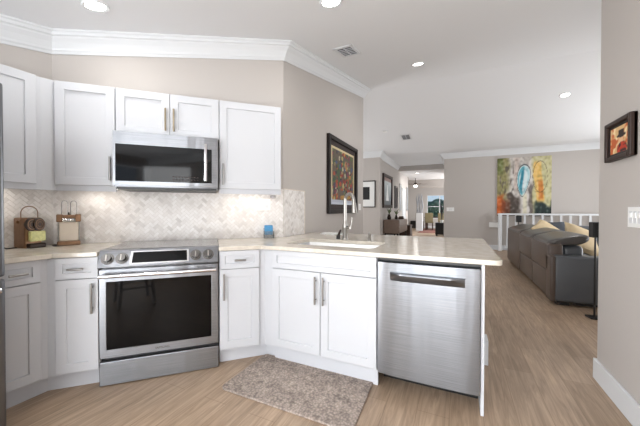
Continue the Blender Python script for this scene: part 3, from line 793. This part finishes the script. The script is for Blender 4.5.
# abstract canvas on the far wall
t = thing('abstract_canvas', 'large abstract canvas with teal loop and orange patches on the far wall', 'picture', (2.70, 7.565, 1.02))
AW, AH = 1.31, 1.70
MB().box(0, AW, 0, .03, 0, AH).build('stretcher', 'mat_white', t)
def abstract(x, y):
    n1, n2, n3 = nz(x, y, 4, 1), nz(x, y, 9, 5), nz(x, y, 22, 8)
    c = mixc((142, 136, 92), (208, 202, 196), sst(.14, .26, x+.08*n1))                       # olive left edge, pale grey field
    c = mixc(c, (176, 168, 160), .8*sst(.0, .4, n2)*sst(.2, .3, x))
    c = mixc(c, (92, 84, 76), .75*sst(.18, .4, nz(x*1.5, y*.5, 16, 3))*(1-sst(.36, .46, x)))       # dark scratches
    c = mixc(c, (196, 178, 168), (1-sst(.03, .07, abs(x-.36+.04*n1)))*sst(.4, .5, y)*.7)
    c = mixc(c, (190, 184, 140), sst(.62, .70, x+.05*n1))                                          # pale olive right
    c = mixc(c, (58, 48, 42), (1-sst(.10, .22, abs(x-.27+.05*n2)))*(1-sst(.22, .42, y+.25*n2))*.85)
    c = mixc(c, (200, 98, 44), (1-sst(.10, .20, x+.08*n2))*sst(.0, .04, y)*(1-sst(.34, .46, y+.1*n1)))
    c = mixc(c, (110, 56, 36), (1-sst(.05, .12, abs(x-.17)))*(1-sst(.2, .35, y))*.7)
    c = mixc(c, (34, 48, 46), sst(.66, .74, x)*(1-sst(.14, .28, y+.18*n2)))
    c = mixc(c, (104, 112, 62), (1-sst(.03, .08, abs(x-.06)))*sst(.66, .80, y))
    # yellow column with an orange lower half
    w_ = .085-.03*abs(y-.6); xc = .78+.03*math.sin(y*6)
    c = mixc(c, (222, 182, 104), (1-sst(w_*.8, w_*1.15, abs(x-xc+.02*n2)))*sst(.2, .28, y)*(1-sst(.88, .94, y)))
    c = mixc(c, (196, 122, 56), (1-sst(.03, .06, abs(x-.815+.02*n2)))*sst(.24, .32, y)*(1-sst(.55, .64, y)))
    # long teal loop leaning to the lower right, narrowing downwards
    yy = (y-.60)/.27; xc = .50-.06*(y-.6)-.035*math.sin(y*5); ww = .115*(1+.35*yy)
    e = ((x-xc)/ww)**2+yy**2
    c = mixc(c, (206, 222, 224), 1-sst(.8, 1.0, e))
    c = mixc(c, (44, 128, 150), (1-sst(.014, .04, abs(x-xc+.028+.02*n1)))*(1-sst(.7, .9, e)))
    c = mixc(c, (96, 170, 184), (1-sst(.10, .24, abs(e-.62)))*(.9 if x < xc else .35))
    c = mixc(c, (38, 52, 62), (1-sst(.03, .12, abs(e-1.0)))*.75)
    c = mixc(c, (214, 208, 180), (1-sst(.02, .05, abs(x-.53)))*(1-sst(.34, .40, y))*.8)
    if abs(((x-.80)/.13)**2+((y-.66)/.26)**2-1) < .06: c = mixc(c, (80, 66, 50), .7)
    c = mixc(c, (60, 50, 50), (1-sst(.02, .05, abs(x-.64+.03*n2)))*(1-sst(.5, .6, y))*.6)
    return mixc(c, (50, 46, 42) if n3 < 0 else (236, 232, 224), abs(n3)*.35)
painted_grid('painting', AW, AH, 90, 110, abstract, t, y=-.001)
# hall pictures
t = thing('framed_drawing', 'black square on white paper in thin black frame on the wall before the passage', 'picture', (-1.36, 6.65, 1.27))
frame(t, .62, .86, .028, .03, 'frame_dark'); MB().box(.02, .60, -.01, 0, .02, .84).build('paper', 'mat_white', t); MB().box(.19, .43, -.013, -.010, .25, .66).build('black_square', 'ink', t)
t = thing('framed_painting', 'tall silver-grey painting of a sail shape on the passage wall', 'picture', (-.6, 6.95, 1.26), PI/2)
frame(t, 1.45, 1.14, .10, .06, 'frame_brown')
def sail(x, y):
    c = mixc((132, 138, 142), (196, 204, 206), sst(.1, .9, y)+.3*nz(x, y, 6)); 
    if y < .16: c = mixc(c, (92, 96, 98), .6)
    if .15 < y < .75 and abs(x-.5) < .16*(.75-y)/.6+.02: c = (230, 232, 230)
    if y > .86: c = mixc(c, (128, 84, 74), .6)
    return c
a_ = painted_grid('painting', 1.27, .96, 40, 40, sail, t, y=-.02); a_.location = (.09, 0, .09)
t = thing('framed_photo', 'narrow dark framed picture on the passage wall past the tall painting', 'picture', (-.6, 9.0, 1.25), PI/2)
frame(t, .55, .88, .06, .04, 'frame_dark'); MB().box(.05, .5, -.02, 0, .05, .83).build('picture', 'mat_board', t)
for (v, lab) in ((10.0, 'pale grey panel picture on the passage wall just past the beam'), (11.9, 'pale grey panel picture on the passage wall beyond the white door')):
    t = thing('wall_panel', lab, 'picture', (-.6, v, 1.15), PI/2); frame(t, .5, 1.15, .03, .03, 'nickel'); MB().box(.02, .48, -.015, 0, .02, 1.13).build('picture', 'silver_art', t)
# small framed picture on the right wall
t = thing('framed_picture', 'small dark-framed orange figure painting on the right wall above the switch plate', 'picture', (2.54, -.055, 1.505), -PI/2)
frame(t, .318, .245, .045, .022, 'frame_dark', name='frame')
frame(t, .318, .245, .028, .036, 'frame_brown', name='outer_lip')
def figure(x, y):
    c = mixc((214, 178, 128), (196, 96, 50), sst(.0, .45, nz(x, y, 5)+.3-.3*y)); c = mixc(c, (236, 214, 170), sst(.1, .4, nz(x, y, 7, 4)))
    if ((x-.56)/.13)**2+((y-.50)/.14)**2 < 1: c = (222, 178, 136)
    if ((x-.58)/.24)**2+((y-.63)/.07)**2 < 1 or (abs(x-.58) < .13 and .63 < y < .86): c = (46, 32, 30)
    if ((x-.62)/.26)**2+((y-.14)/.25)**2 < 1: c = mixc((186, 60, 38), (60, 40, 40), sst(-.1, .3, nz(x, y, 9)))
    if ((x-.2)/.14)**2+((y-.4)/.2)**2 < 1: c = (188, 92, 48)
    return c
a_ = painted_grid('painting', .233, .159, 40, 30, figure, t, y=-.018); a_.location = (.0425, 0, .043)
# switch plates
def plate(name, label, loc, rotz, gangs, w=None, h=.116, sq='rocker'):
    w = w or .07+.046*(gangs-1)
    t = thing(name, label, 'switch' if name == 'switch_plate' else 'outlet', loc, rotz)
    MB().box(0, w, -.006, 0, 0, h, bev=.002).build('plate', 'plastic_white', t)
    for g in range(gangs):
        cx = w/2+(g-(gangs-1)/2)*.046; r = MB().box(cx-.017, cx+.017, -.0075, -.005, h/2-.034, h/2+.034, bev=.001).build(sq, 'trim', t)
        if sq == 'rocker': MB().box(cx-.012, cx+.012, -.0115, -.007, h/2-.004, h/2+.024, bev=.001).build('paddle', 'plastic_white', r)
        else:
            for zz in (-.018, .018): MB().box(cx-.006, cx-.004, -.0082, -.007, h/2+zz-.006, h/2+zz+.006).box(cx+.004, cx+.006, -.0082, -.007, h/2+zz-.006, h/2+zz+.006).build('slot', 'black_plastic', r)
    return t
plate('switch_plate', 'white triple switch plate on the right wall below the small picture', (2.54, -.287, 1.10), -PI/2, 3)
plate('switch_plate', 'white switch plate on the divider wall to the right of the large print', (0, 2.55, 1.19), PI/2, 1, w=.12)
plate('switch_plate', 'white switch plate on the far wall at the passage corner', (1.32, 7.6, 1.15), 0, 2, w=.22, h=.12)
plate('outlet_plate', 'white double outlet plate on the backsplash right of the stove', K(-.262, -.010, 1.19), A45, 2, w=.125)
m = MB().box(0, .31, -.05, 0, 0, .15, bev=.01); tag(m.build('wall_heater', 'plastic_white', loc=(2.50, 7.582, .67)), 'long white box mounted low on the far wall left of the railing', 'wall unit')
tag(MB().box(0, .05, -.02, 0, 0, .012).box(0, .05, -.02, -.014, -.012, 0).build('cable_clip', 'chrome', loc=K(-.14, -.012, 1.328), rotz=A45), 'tiny chrome clip on the backsplash under the right wall cabinet', 'clip')

# ------------------------------------------------------------------ counter-top things
# brown caddy-shaped coffee machine
t = thing('coffee_machine', 'brown countertop machine with arched wire handle and dark swirl discs in the left corner', 'coffee machine', (-1.195, -1.535, CT), math.radians(98)); t.scale = (.70, .78, .99)
MB().box(-.075, .075, -.0, .16, 0, .225, bev=.012, seg=3).build('body', 'bronze', t, smooth=False)
MB().box(-.06, .085, -.05, .02, 0, .035, bev=.01).build('base', 'dark_bronze', t)
MB().box(-.045, .082, -.045, .0, .05, .125, bev=.006).build('label_panel', 'label_green', t)
for x_, y_ in ((-.028, -.03), (.028, -.045)):
    d_ = MB().cyl((x_, y_+.045, .175), (x_, y_, .175), .047, n=28).build('disc', 'dark_bronze', t, smooth=True)
    b = MB(); b.tube([(x_+.036*math.cos(a)*(1-.0*i), y_-.002, .175+.036*math.sin(a)) for i, a in enumerate([2*PI*k/24 for k in range(25)])], .004, 6)
    b.tube([(x_+.02*math.cos(a), y_-.002, .175+.02*math.sin(a)) for a in [2*PI*k/16 for k in range(17)]], .003, 6); b.build('ring', 'bronze', d_, smooth=True)
pts = [(-.075, .05, .17), (-.075, .05, .255)]+[(-.075+.0725*(1-math.cos(a)), .05, .26+.05*math.sin(a)) for a in [PI*k/14 for k in range(15)]]+[(.07, .05, .20)]
MB().tube(pts, .004, 8).build('handle', 'bronze', t, smooth=True)
MB().cyl((-.076, .08, .19), (-.10, .08, .20), .012).build('side_knob', 'bronze', t, smooth=True)
m = MB().tube([(-1.27, -1.60, CT+.005), (-1.25, -1.66, CT+.005), (-1.29, -1.72, CT+.05), (-1.33, -1.74, CT+.08)], .004, 8); tag(m.build('power_cord', 'black_plastic', smooth=True), 'dark cord of the brown machine lying against the left backsplash', 'cord')
# glass canister press
t = thing('canister', 'glass canister with bronze base and band and tall wire loops, next to the brown machine', 'canister', (-1.175, -1.325, CT), math.radians(64)); t.scale = (.84, .84, 1.0)
MB().box(-.085, .085, -.06, .06, 0, .035, bev=.008).build('base', 'bronze', t)
MB().box(-.07, .07, -.047, .047, .035, .185, bev=.006).build('contents', 'cream', t)
g_ = MB()
g_.box(-.078, -.073, -.053, .053, .035, .23).box(.073, .078, -.053, .053, .035, .23)
g_.build('glass_wall', 'acrylic', t)
MB().box(-.088, -.045, -.06, .06, .185, .245, bev=.006).box(.045, .088, -.06, .06, .185, .245, bev=.006).box(-.05, .05, .0, .06, .19, .235).box(-.05, .05, -.058, -.03, .228, .24).build('band', 'bronze', t)
for x_ in (-.03, 0, .03): MB().lathe([(0, 0), (.02, 0), (.024, .01), (.018, .022), (0, .024)], (x_, -.055, .19)).build('knob', 'chrome', t, smooth=True)
MB().cyl((0, -.02, .235), (0, -.02, .262), .011, .004).build('finial', 'dark_bronze', t)
for x_ in (-.03, .035):
    pts = [(x_-.022, 0, .235), (x_-.022, 0, .33)]+[(x_-.022*math.cos(a), 0, .33+.022*math.sin(a)) for a in [PI*k/8 for k in range(1, 9)]]+[(x_+.022, 0, .235)]
    MB().tube(pts, .003, 8).build('wire_loop', 'chrome', t, smooth=True)
tag(MB().tube([(-1.24, -1.39, CT+.004), (-1.20, -1.42, CT+.004), (-1.16, -1.40, CT+.004), (-1.17, -1.36, CT+.004)], .005, 8).build('power_cord', 'black_plastic', smooth=True), 'short dark cord lying between the brown machine and the glass canister', 'cord')
# blue sponge in clear holder
t = thing('sponge_holder', 'clear holder with a blue sponge against the backsplash right of the stove', 'sponge holder', K(-.165, -.075, CT), A45)
MB().box(-.05, .05, -.03, .03, 0, .004).box(-.05, .05, -.03, -.027, .004, .07).box(-.05, .05, .027, .03, .004, .10).box(-.05, -.047, -.03, .03, .004, .07).box(.047, .05, -.03, .03, .004, .07).build('holder', 'acrylic', t)
MB().box(-.042, .038, -.018, .018, .034, .128, bev=.006).build('sponge', 'sponge_blue', t)
MB().cyl((.043, -.02, .0), (.043, -.02, .05), .004).build('post', 'dark_bronze', t)

# ------------------------------------------------------------------ floor mat
pts = rounded(.25, -1.075, .045, 180, 270)+rounded(1.09, -1.075, .045, 270, 360)+rounded(1.09, -.635, .03, 0, 90)+rounded(.24, -.635, .03, 90, 180)
m = MB(); m.prism([(x, y, 0) for x, y in pts], (0, 0, .013)); o = m.build('floor_mat', 'rug')
md = o.modifiers.new('edge', 'BEVEL'); md.width = .006; md.segments = 2; md.limit_method = 'ANGLE'
tag(o, 'mottled grey-brown cushioned floor mat in front of the sink cabinet', 'mat')

# ------------------------------------------------------------------ living room
def puff(m, x0, x1, y0, y1, z0, z1, b=.05): return m.box(x0, x1, y0, y1, z0, z1, bev=b, seg=4)
t = thing('sectional_sofa', 'long brown leather reclining sofa seen from behind, along the living room', 'sofa', (2.70, 1.98, 0))
secs = [(.11, 1.07), (1.08, 2.08), (2.09, 3.58)]
o = puff(MB(), .04, 1.05, .0, .22, .05, .625, .035).build('armrest', 'leather_grey', t, smooth=True)
puff(MB(), .0, .06, -.004, .20, .045, .62, .02).build('arm_corner_panel', 'leather', t, smooth=True)
for k, (a_, b_) in enumerate(secs):
    if k < 2:
        puff(MB(), .02, .16, a_, b_, .05, .40, .025).build('lower_back_panel', 'leather', t, smooth=True)
        puff(MB(), .0, .16, a_, b_, .405, .76, .03).build('upper_back_panel', 'leather', t, smooth=True)
    else:
        puff(MB(), .01, .16, a_, b_, .05, .78, .03).build('back_panel', 'leather', t, smooth=True)
    # padded headrest that rolls over the back
    b = bmesh.new(); seg = 18; rows = []
    for q, yy in enumerate((a_+.01, a_+.05, (a_+b_)/2, b_-.05, b_-.01)):
        s = .86 if q in (0, 4) else 1
        row = []
        for i in range(seg):
            an = 2*PI*i/seg; ca, sa = math.cos(an), math.sin(an)
            row.append(b.verts.new((.225+.225*s*math.copysign(abs(ca)**.75, ca)+.0, yy, .80+(.07 if ca > 0 else .052)*s*math.copysign(abs(sa)**.75, sa)+.045*ca)))
        rows.append(row)
    for r0, r1 in zip(rows, rows[1:]):
        for i in range(seg): b.faces.new((r0[i], r0[(i+1) % seg], r1[(i+1) % seg], r1[i]))
    b.faces.new(rows[0][::-1]); b.faces.new(rows[-1]); bmesh.ops.recalc_face_normals(b, faces=b.faces[:])
    mm = MB(); mm._merge(b); o = mm.build('headrest', 'leather_top', t, smooth=True); sb = o.modifiers.new('s', 'SUBSURF'); sb.levels = 1; sb.render_levels = 1
    puff(MB(), .17, .40, a_+.1, b_, .42, .74, .06).build('back_cushion', 'leather_grey', t, smooth=True)
    puff(MB(), .17, 1.02, max(a_, .23), b_, .18, .46, .06).build('seat_cushion', 'leather_grey', t, smooth=True)
puff(MB(), 1.0, 3.0, 2.75, 3.40, .18, .45, .06).build('corner_seat', 'leather_grey', t, smooth=True)
for k in range(2): puff(MB(), .45+k*1.15, 1.57+k*1.15, 3.30, 3.58, .40, .86, .07).build('corner_back_cushion', 'leather_grey', t, smooth=True)
puff(MB(), .16, 3.0, 3.42, 3.62, .05, .74, .04).build('corner_back_frame', 'leather', t, smooth=True)
for x_, y_ in ((.08, .05), (.85, .05), (.08, 3.4)): MB().box(x_, x_+.13, y_, y_+.1, 0, .05).build('foot', 'black_plastic', t)
MB().box(.25, 1.0, .04, .07, .02, .05).build('base_rail', 'black_plastic', t)
def pillow(label, loc, rot, s=.42, m='cushion'):
    b = bmesh.new(); n = 14; vs = [[None]*(n+1) for _ in range(n+1)]; ws = [[None]*(n+1) for _ in range(n+1)]
    for i in range(n+1):
        for j in range(n+1):
            x, y = i/n*2-1, j/n*2-1; th = .16*((1-x**4)*(1-y**4))**.5; k = 1-.06*(1-abs(x))*abs(y)-.06*(1-abs(y))*abs(x)
            e = i in (0, n) or j in (0, n)
            vs[i][j] = b.verts.new((x*s/2*k, y*s/2*k, th*.5)); ws[i][j] = vs[i][j] if e else b.verts.new((x*s/2*k, y*s/2*k, -th*.5))
    for i in range(n):
        for j in range(n):
            b.faces.new((vs[i][j], vs[i+1][j], vs[i+1][j+1], vs[i][j+1])); b.faces.new((ws[i][j], ws[i][j+1], ws[i+1][j+1], ws[i+1][j]))
    bmesh.ops.recalc_face_normals(b, faces=b.faces[:]); mm = MB(); mm._merge(b); o = mm.build('throw_pillow', m, smooth=True)
    o.location = loc; o.rotation_euler = rot; return tag(o, label, 'pillow', 'throw pillows on the sofa' if False else None)
pillow('yellow-beige throw pillow behind the sofa headrest, nearest the far canvas', (3.12, 3.95, .80), (math.radians(40), math.radians(-20), math.radians(60)), .46)
pillow('yellow-beige throw pillow leaning by the black speaker', (3.40, 3.30, .73), (math.radians(55), math.radians(22), math.radians(25)), .50)
pillow('pale yellow throw pillow partly behind the speaker stand', (3.62, 2.75, .64), (math.radians(60), math.radians(20), math.radians(25)), .44)
pillow('dark grey throw pillow behind the sofa back between the yellow ones', (3.42, 4.75, .76), (math.radians(70), 0, math.radians(20)), .42, 'cushion_dark')
# railing
t = thing('railing', 'white baluster railing in front of the far wall behind the sofa', 'railing', (2.765, 7.40, 0))
MB().box(-.045, .045, -.045, .045, 0, 1.06, bev=.004).build('newel_post', 'trim', t)
MB().box(-.06, 4.3, -.035, .035, 1.045, 1.095, bev=.006).build('handrail', 'trim', t)
MB().box(.04, 4.3, -.02, .02, .08, .12).build('bottom_rail', 'trim', t)
k = 0; x_ = .19
while x_ < 4.2:
    MB().box(x_-.024, x_+.024, -.018, .018, .12, 1.05).build('baluster', 'trim', t); x_ += .205
# speakers on stands
def speaker(label, x, y, zt, hb=.17, wb=.085):
    t = thing('speaker', label, 'speaker', (x, y, 0), math.radians(10))
    MB().box(-.06, .06, -.06, .06, 0, .02, bev=.006).build('base', 'black_plastic', t)
    MB().cyl((0, 0, .02), (0, 0, zt-hb), .009).build('pole', 'black_plastic', t, smooth=True)
    c_ = MB().box(-wb/2, wb/2, -wb/2, wb/2, zt-hb, zt, bev=.008).build('cabinet', 'black_plastic', t)
    MB().box(-wb/2+.008, wb/2-.008, -wb/2-.004, -wb/2, zt-hb+.008, zt-.008).build('grille', 'ink', c_)
speaker('black speaker on a thin stand beside the sofa arm at the wall edge', 3.015, 1.62, 1.065)
speaker('small black speaker on a stand behind the sofa, below the canvas', 2.96, 5.75, 1.06, .16, .10)

# ------------------------------------------------------------------ hall and far room
t = thing('sideboard', 'brown wooden sideboard on dark legs at the passage wall', 'sideboard', (-.575, 7.05, 0))
MB().box(0, .50, 0, 1.7, .42, .86, bev=.008).build('body', 'wood_console', t)
for z_ in (.44, .65): MB().box(.50, .515, .03, 1.67, z_, z_+.19).build('drawer', 'wood_console', t)
for x_ in (.03, .44):
    for y_ in (.03, 1.63): MB().box(x_, x_+.035, y_, y_+.035, 0, .42).build('leg', 'black_plastic', t)
MB().box(.03, .475, .03, .06, .385, .42).box(.03, .475, 1.64, 1.66, .385, .42).build('leg_frame', 'black_plastic', t)
for k, (x_, y_, s_, lab) in enumerate(((-.45, 7.35, 1, 'dark vase with slender leaves on the sideboard, nearest the tall painting'), (-.28, 7.7, .8, 'small dark leafy vase at the front of the sideboard'))):
    t = thing('vase', lab, 'vase', (x_, y_, .86)); MB().lathe([(.0, 0), (.05*s_, 0), (.075*s_, .06*s_), (.04*s_, .15*s_), (.05*s_, .18*s_), (0, .18*s_)]).build('pot', 'dark_bronze', t, smooth=True)
    mb = MB()
    for i in range(9):
        a_ = i*2.4; L_ = .16*s_+.06*(i % 3); mb.tube([(0, 0, .17*s_), (.03*math.cos(a_), .03*math.sin(a_), .17*s_+L_*.5), (.09*math.cos(a_), .09*math.sin(a_), .17*s_+L_)], [.006, .014, .002], 6)
    mb.build('leaves', 'green_leaf', t, smooth=True)
tag(MB().box(-.09, .09, -.12, .12, 0, .06, bev=.01).box(-.07, .07, -.09, .09, .06, .10, bev=.01).build('wooden_box', 'wood_dark', loc=(-.2, 8.25, .86)), 'small dark box at the far end of the sideboard', 'box')
t = thing('cabinet', 'black low cabinet at the right edge of the passage', 'cabinet', (.72, 11.75, 0))
MB().box(0, .42, 0, .5, .06, .60, bev=.01).build('body', 'black_plastic', t); MB().box(.01, .41, -.012, 0, .08, .58).build('door', 'ink', t)
for x_ in (.03, .34): MB().box(x_, x_+.05, .03, .45, 0, .06).build('foot', 'black_plastic', t)
t = thing('potted_plant', 'tall dark plant standing on the black cabinet in the passage', 'plant', (.98, 12.0, .60))
MB().lathe([(0, 0), (.06, 0), (.08, .12), (0, .12)]).build('pot', 'plastic_white', t, smooth=True)
mb = MB()
for i in range(8):
    a_ = i*2.2; mb.tube([(0, 0, .11), (.03*math.cos(a_), .03*math.sin(a_), .45+.05*(i % 3)), (.09*math.cos(a_), .09*math.sin(a_), .80+.06*(i % 4))], [.01, .02, .003], 6)
mb.build('leaves', 'ink', t, smooth=True)
t = thing('trunk', 'dark reddish-brown wooden chest behind the sideboard', 'chest', (-.56, 9.9, 0))
MB().box(0, .44, 0, .55, .04, .50, bev=.01).build('body', 'wood_dark', t); MB().box(-.005, .45, -.008, .555, .50, .56, bev=.008).build('lid', 'wood_dark', t)
t = thing('ottoman', 'dark box ottoman in front of the far room wall', 'ottoman', (-1.15, 17.2, 0))
MB().box(0, .62, 0, .5, .05, .48, bev=.03).build('body', 'black_plastic', t); MB().box(.02, .60, .02, .48, 0, .05).build('foot', 'ink', t)
tag(MB().box(-.55, .35, 0, 3.2, 0, .012).build('area_rug', 'red_rug', loc=(.3, 13.3, 0)), 'reddish rug on the floor of the far room', 'rug')
# dining table and chairs in the far room
def dchair(label, loc, rz):
    t = thing('dining_chair', label, 'chair', loc, rz)
    MB().box(-.22, .22, -.22, .22, .42, .48, bev=.02).build('seat', 'olive_fabric', t); MB().box(-.22, .22, .18, .23, .48, 1.0, bev=.02).build('backrest', 'olive_fabric', t)
    for x_ in (-.2, .16):
        for y_ in (-.2, .16): MB().box(x_, x_+.04, y_, y_+.04, 0, .42).build('leg', 'wood_dark', t)
    return t
t = thing('dining_table', 'dark dining table in front of the far window', 'table', (.55, 16.3, .012))
MB().box(-.7, .7, -.45, .45, .70, .75, bev=.01).build('tabletop', 'wood_dark', t)
for x_ in (-.62, .56):
    for y_ in (-.38, .32): MB().box(x_, x_+.06, y_, y_+.06, 0, .70).build('leg', 'wood_dark', t)
dchair('olive upholstered dining chair on the near left side of the far table', (.15, 15.55, .012), PI)
dchair('olive upholstered dining chair on the near right side of the far table', (.85, 15.55, .012), PI)
dchair('olive upholstered dining chair at the left end of the far table', (-.45, 16.3, .012), PI/2)
t = thing('sculpture', 'tall silver-grey abstract sculpture on a white pedestal in the far room', 'sculpture', (-.32, 14.9, .012))
MB().box(-.17, .17, -.17, .17, 0, 1.0).build('pedestal', 'trim', t)
mb = MB()
for i in range(5):
    x_ = -.14+.07*i; mb.tube([(x_, 0, 1.0), (x_+.03*(-1)**i, .03, 1.4), (x_-.02*(-1)**i, -.02, 1.8), (x_+.01, 0, 2.05+.06*(i % 2))], [.03, .045, .035, .012], 8)
mb.build('figure', 'silver_art', t, smooth=True)
t = thing('ceiling_fan', 'ceiling fan with lit white globe hanging beyond the passage beam', 'ceiling fan', (-.30, 12.95, 2.80))
MB().cyl((0, 0, 0), (0, 0, -.26), .015).build('rod', 'dark_bronze', t); MB().lathe([(0, -.36), (.07, -.36), (.10, -.30), (.08, -.24), (0, -.24)]).build('motor', 'dark_bronze', t, smooth=True)
MB().lathe([(0, -.47), (.06, -.45), (.09, -.40), (.07, -.36), (0, -.36)]).build('globe', 'lamp_glow', t, smooth=True)
for i in range(5):
    a_ = 2*PI*i/5+.3; R = Matrix.Rotation(a_, 3, 'Z'); MB().box(.10, .58, -.055, .055, -.31, -.302, rot=R, piv=(0, 0, -.306)).build('blade', 'wood_console', t)
# garden beyond the far window and behind the kitchen's glass door
m = MB(); m.box(-4, 8, 18.5, 26, -.15, -.1).box(-6, 6, -14, -5.7, -.15, -.1); struct(m, 'ground_outside', 'paver')
def bush(label, x, y, r, h):
    b = bmesh.new(); bmesh.ops.create_icosphere(b, subdivisions=4, radius=1)
    for v in b.verts:
        k = 1+.28*noise.noise(v.co*2.3+Vector((x, y, 0)))+.16*noise.noise(v.co*7); v.co = Vector((v.co.x*r*k, v.co.y*r*k, h/2+v.co.z*h/2*k-.1*h*0))
    mm = MB(); mm._merge(b); tag(mm.build('garden_bush', 'foliage', smooth=True, loc=(x, y, -.1)), label, 'bush')
bush('rounded green bush outside the far window, on its left', .3, 21.2, 1.3, 2.0)
bush('rounded green bush outside the far window, on its right', 3.6, 22.4, 1.5, 2.3)

# bar stool behind the view; the oven glass reflects its legs
t = thing('bar_stool', 'white wooden bar stool standing behind the view, mirrored in the oven glass', 'stool', (.72, -3.05, 0), .4)
MB().box(-.18, .18, -.18, .18, .64, .68, bev=.015).build('seat', 'trim', t)
for sx in (-1, 1):
    for sy in (-1, 1): MB().cyl((sx*.19, sy*.19, 0), (sx*.13, sy*.13, .64), .016, .02).build('leg', 'trim', t)
for z_, r_ in ((.22, .17), (.40, .153)):
    MB().cyl((-r_, -r_, z_), (r_, -r_, z_), .011).cyl((-r_, r_, z_), (r_, r_, z_), .011).cyl((-r_, -r_, z_+.05), (-r_, r_, z_+.05), .011).cyl((r_, -r_, z_+.05), (r_, r_, z_+.05), .011).build('stretcher', 'trim', t)
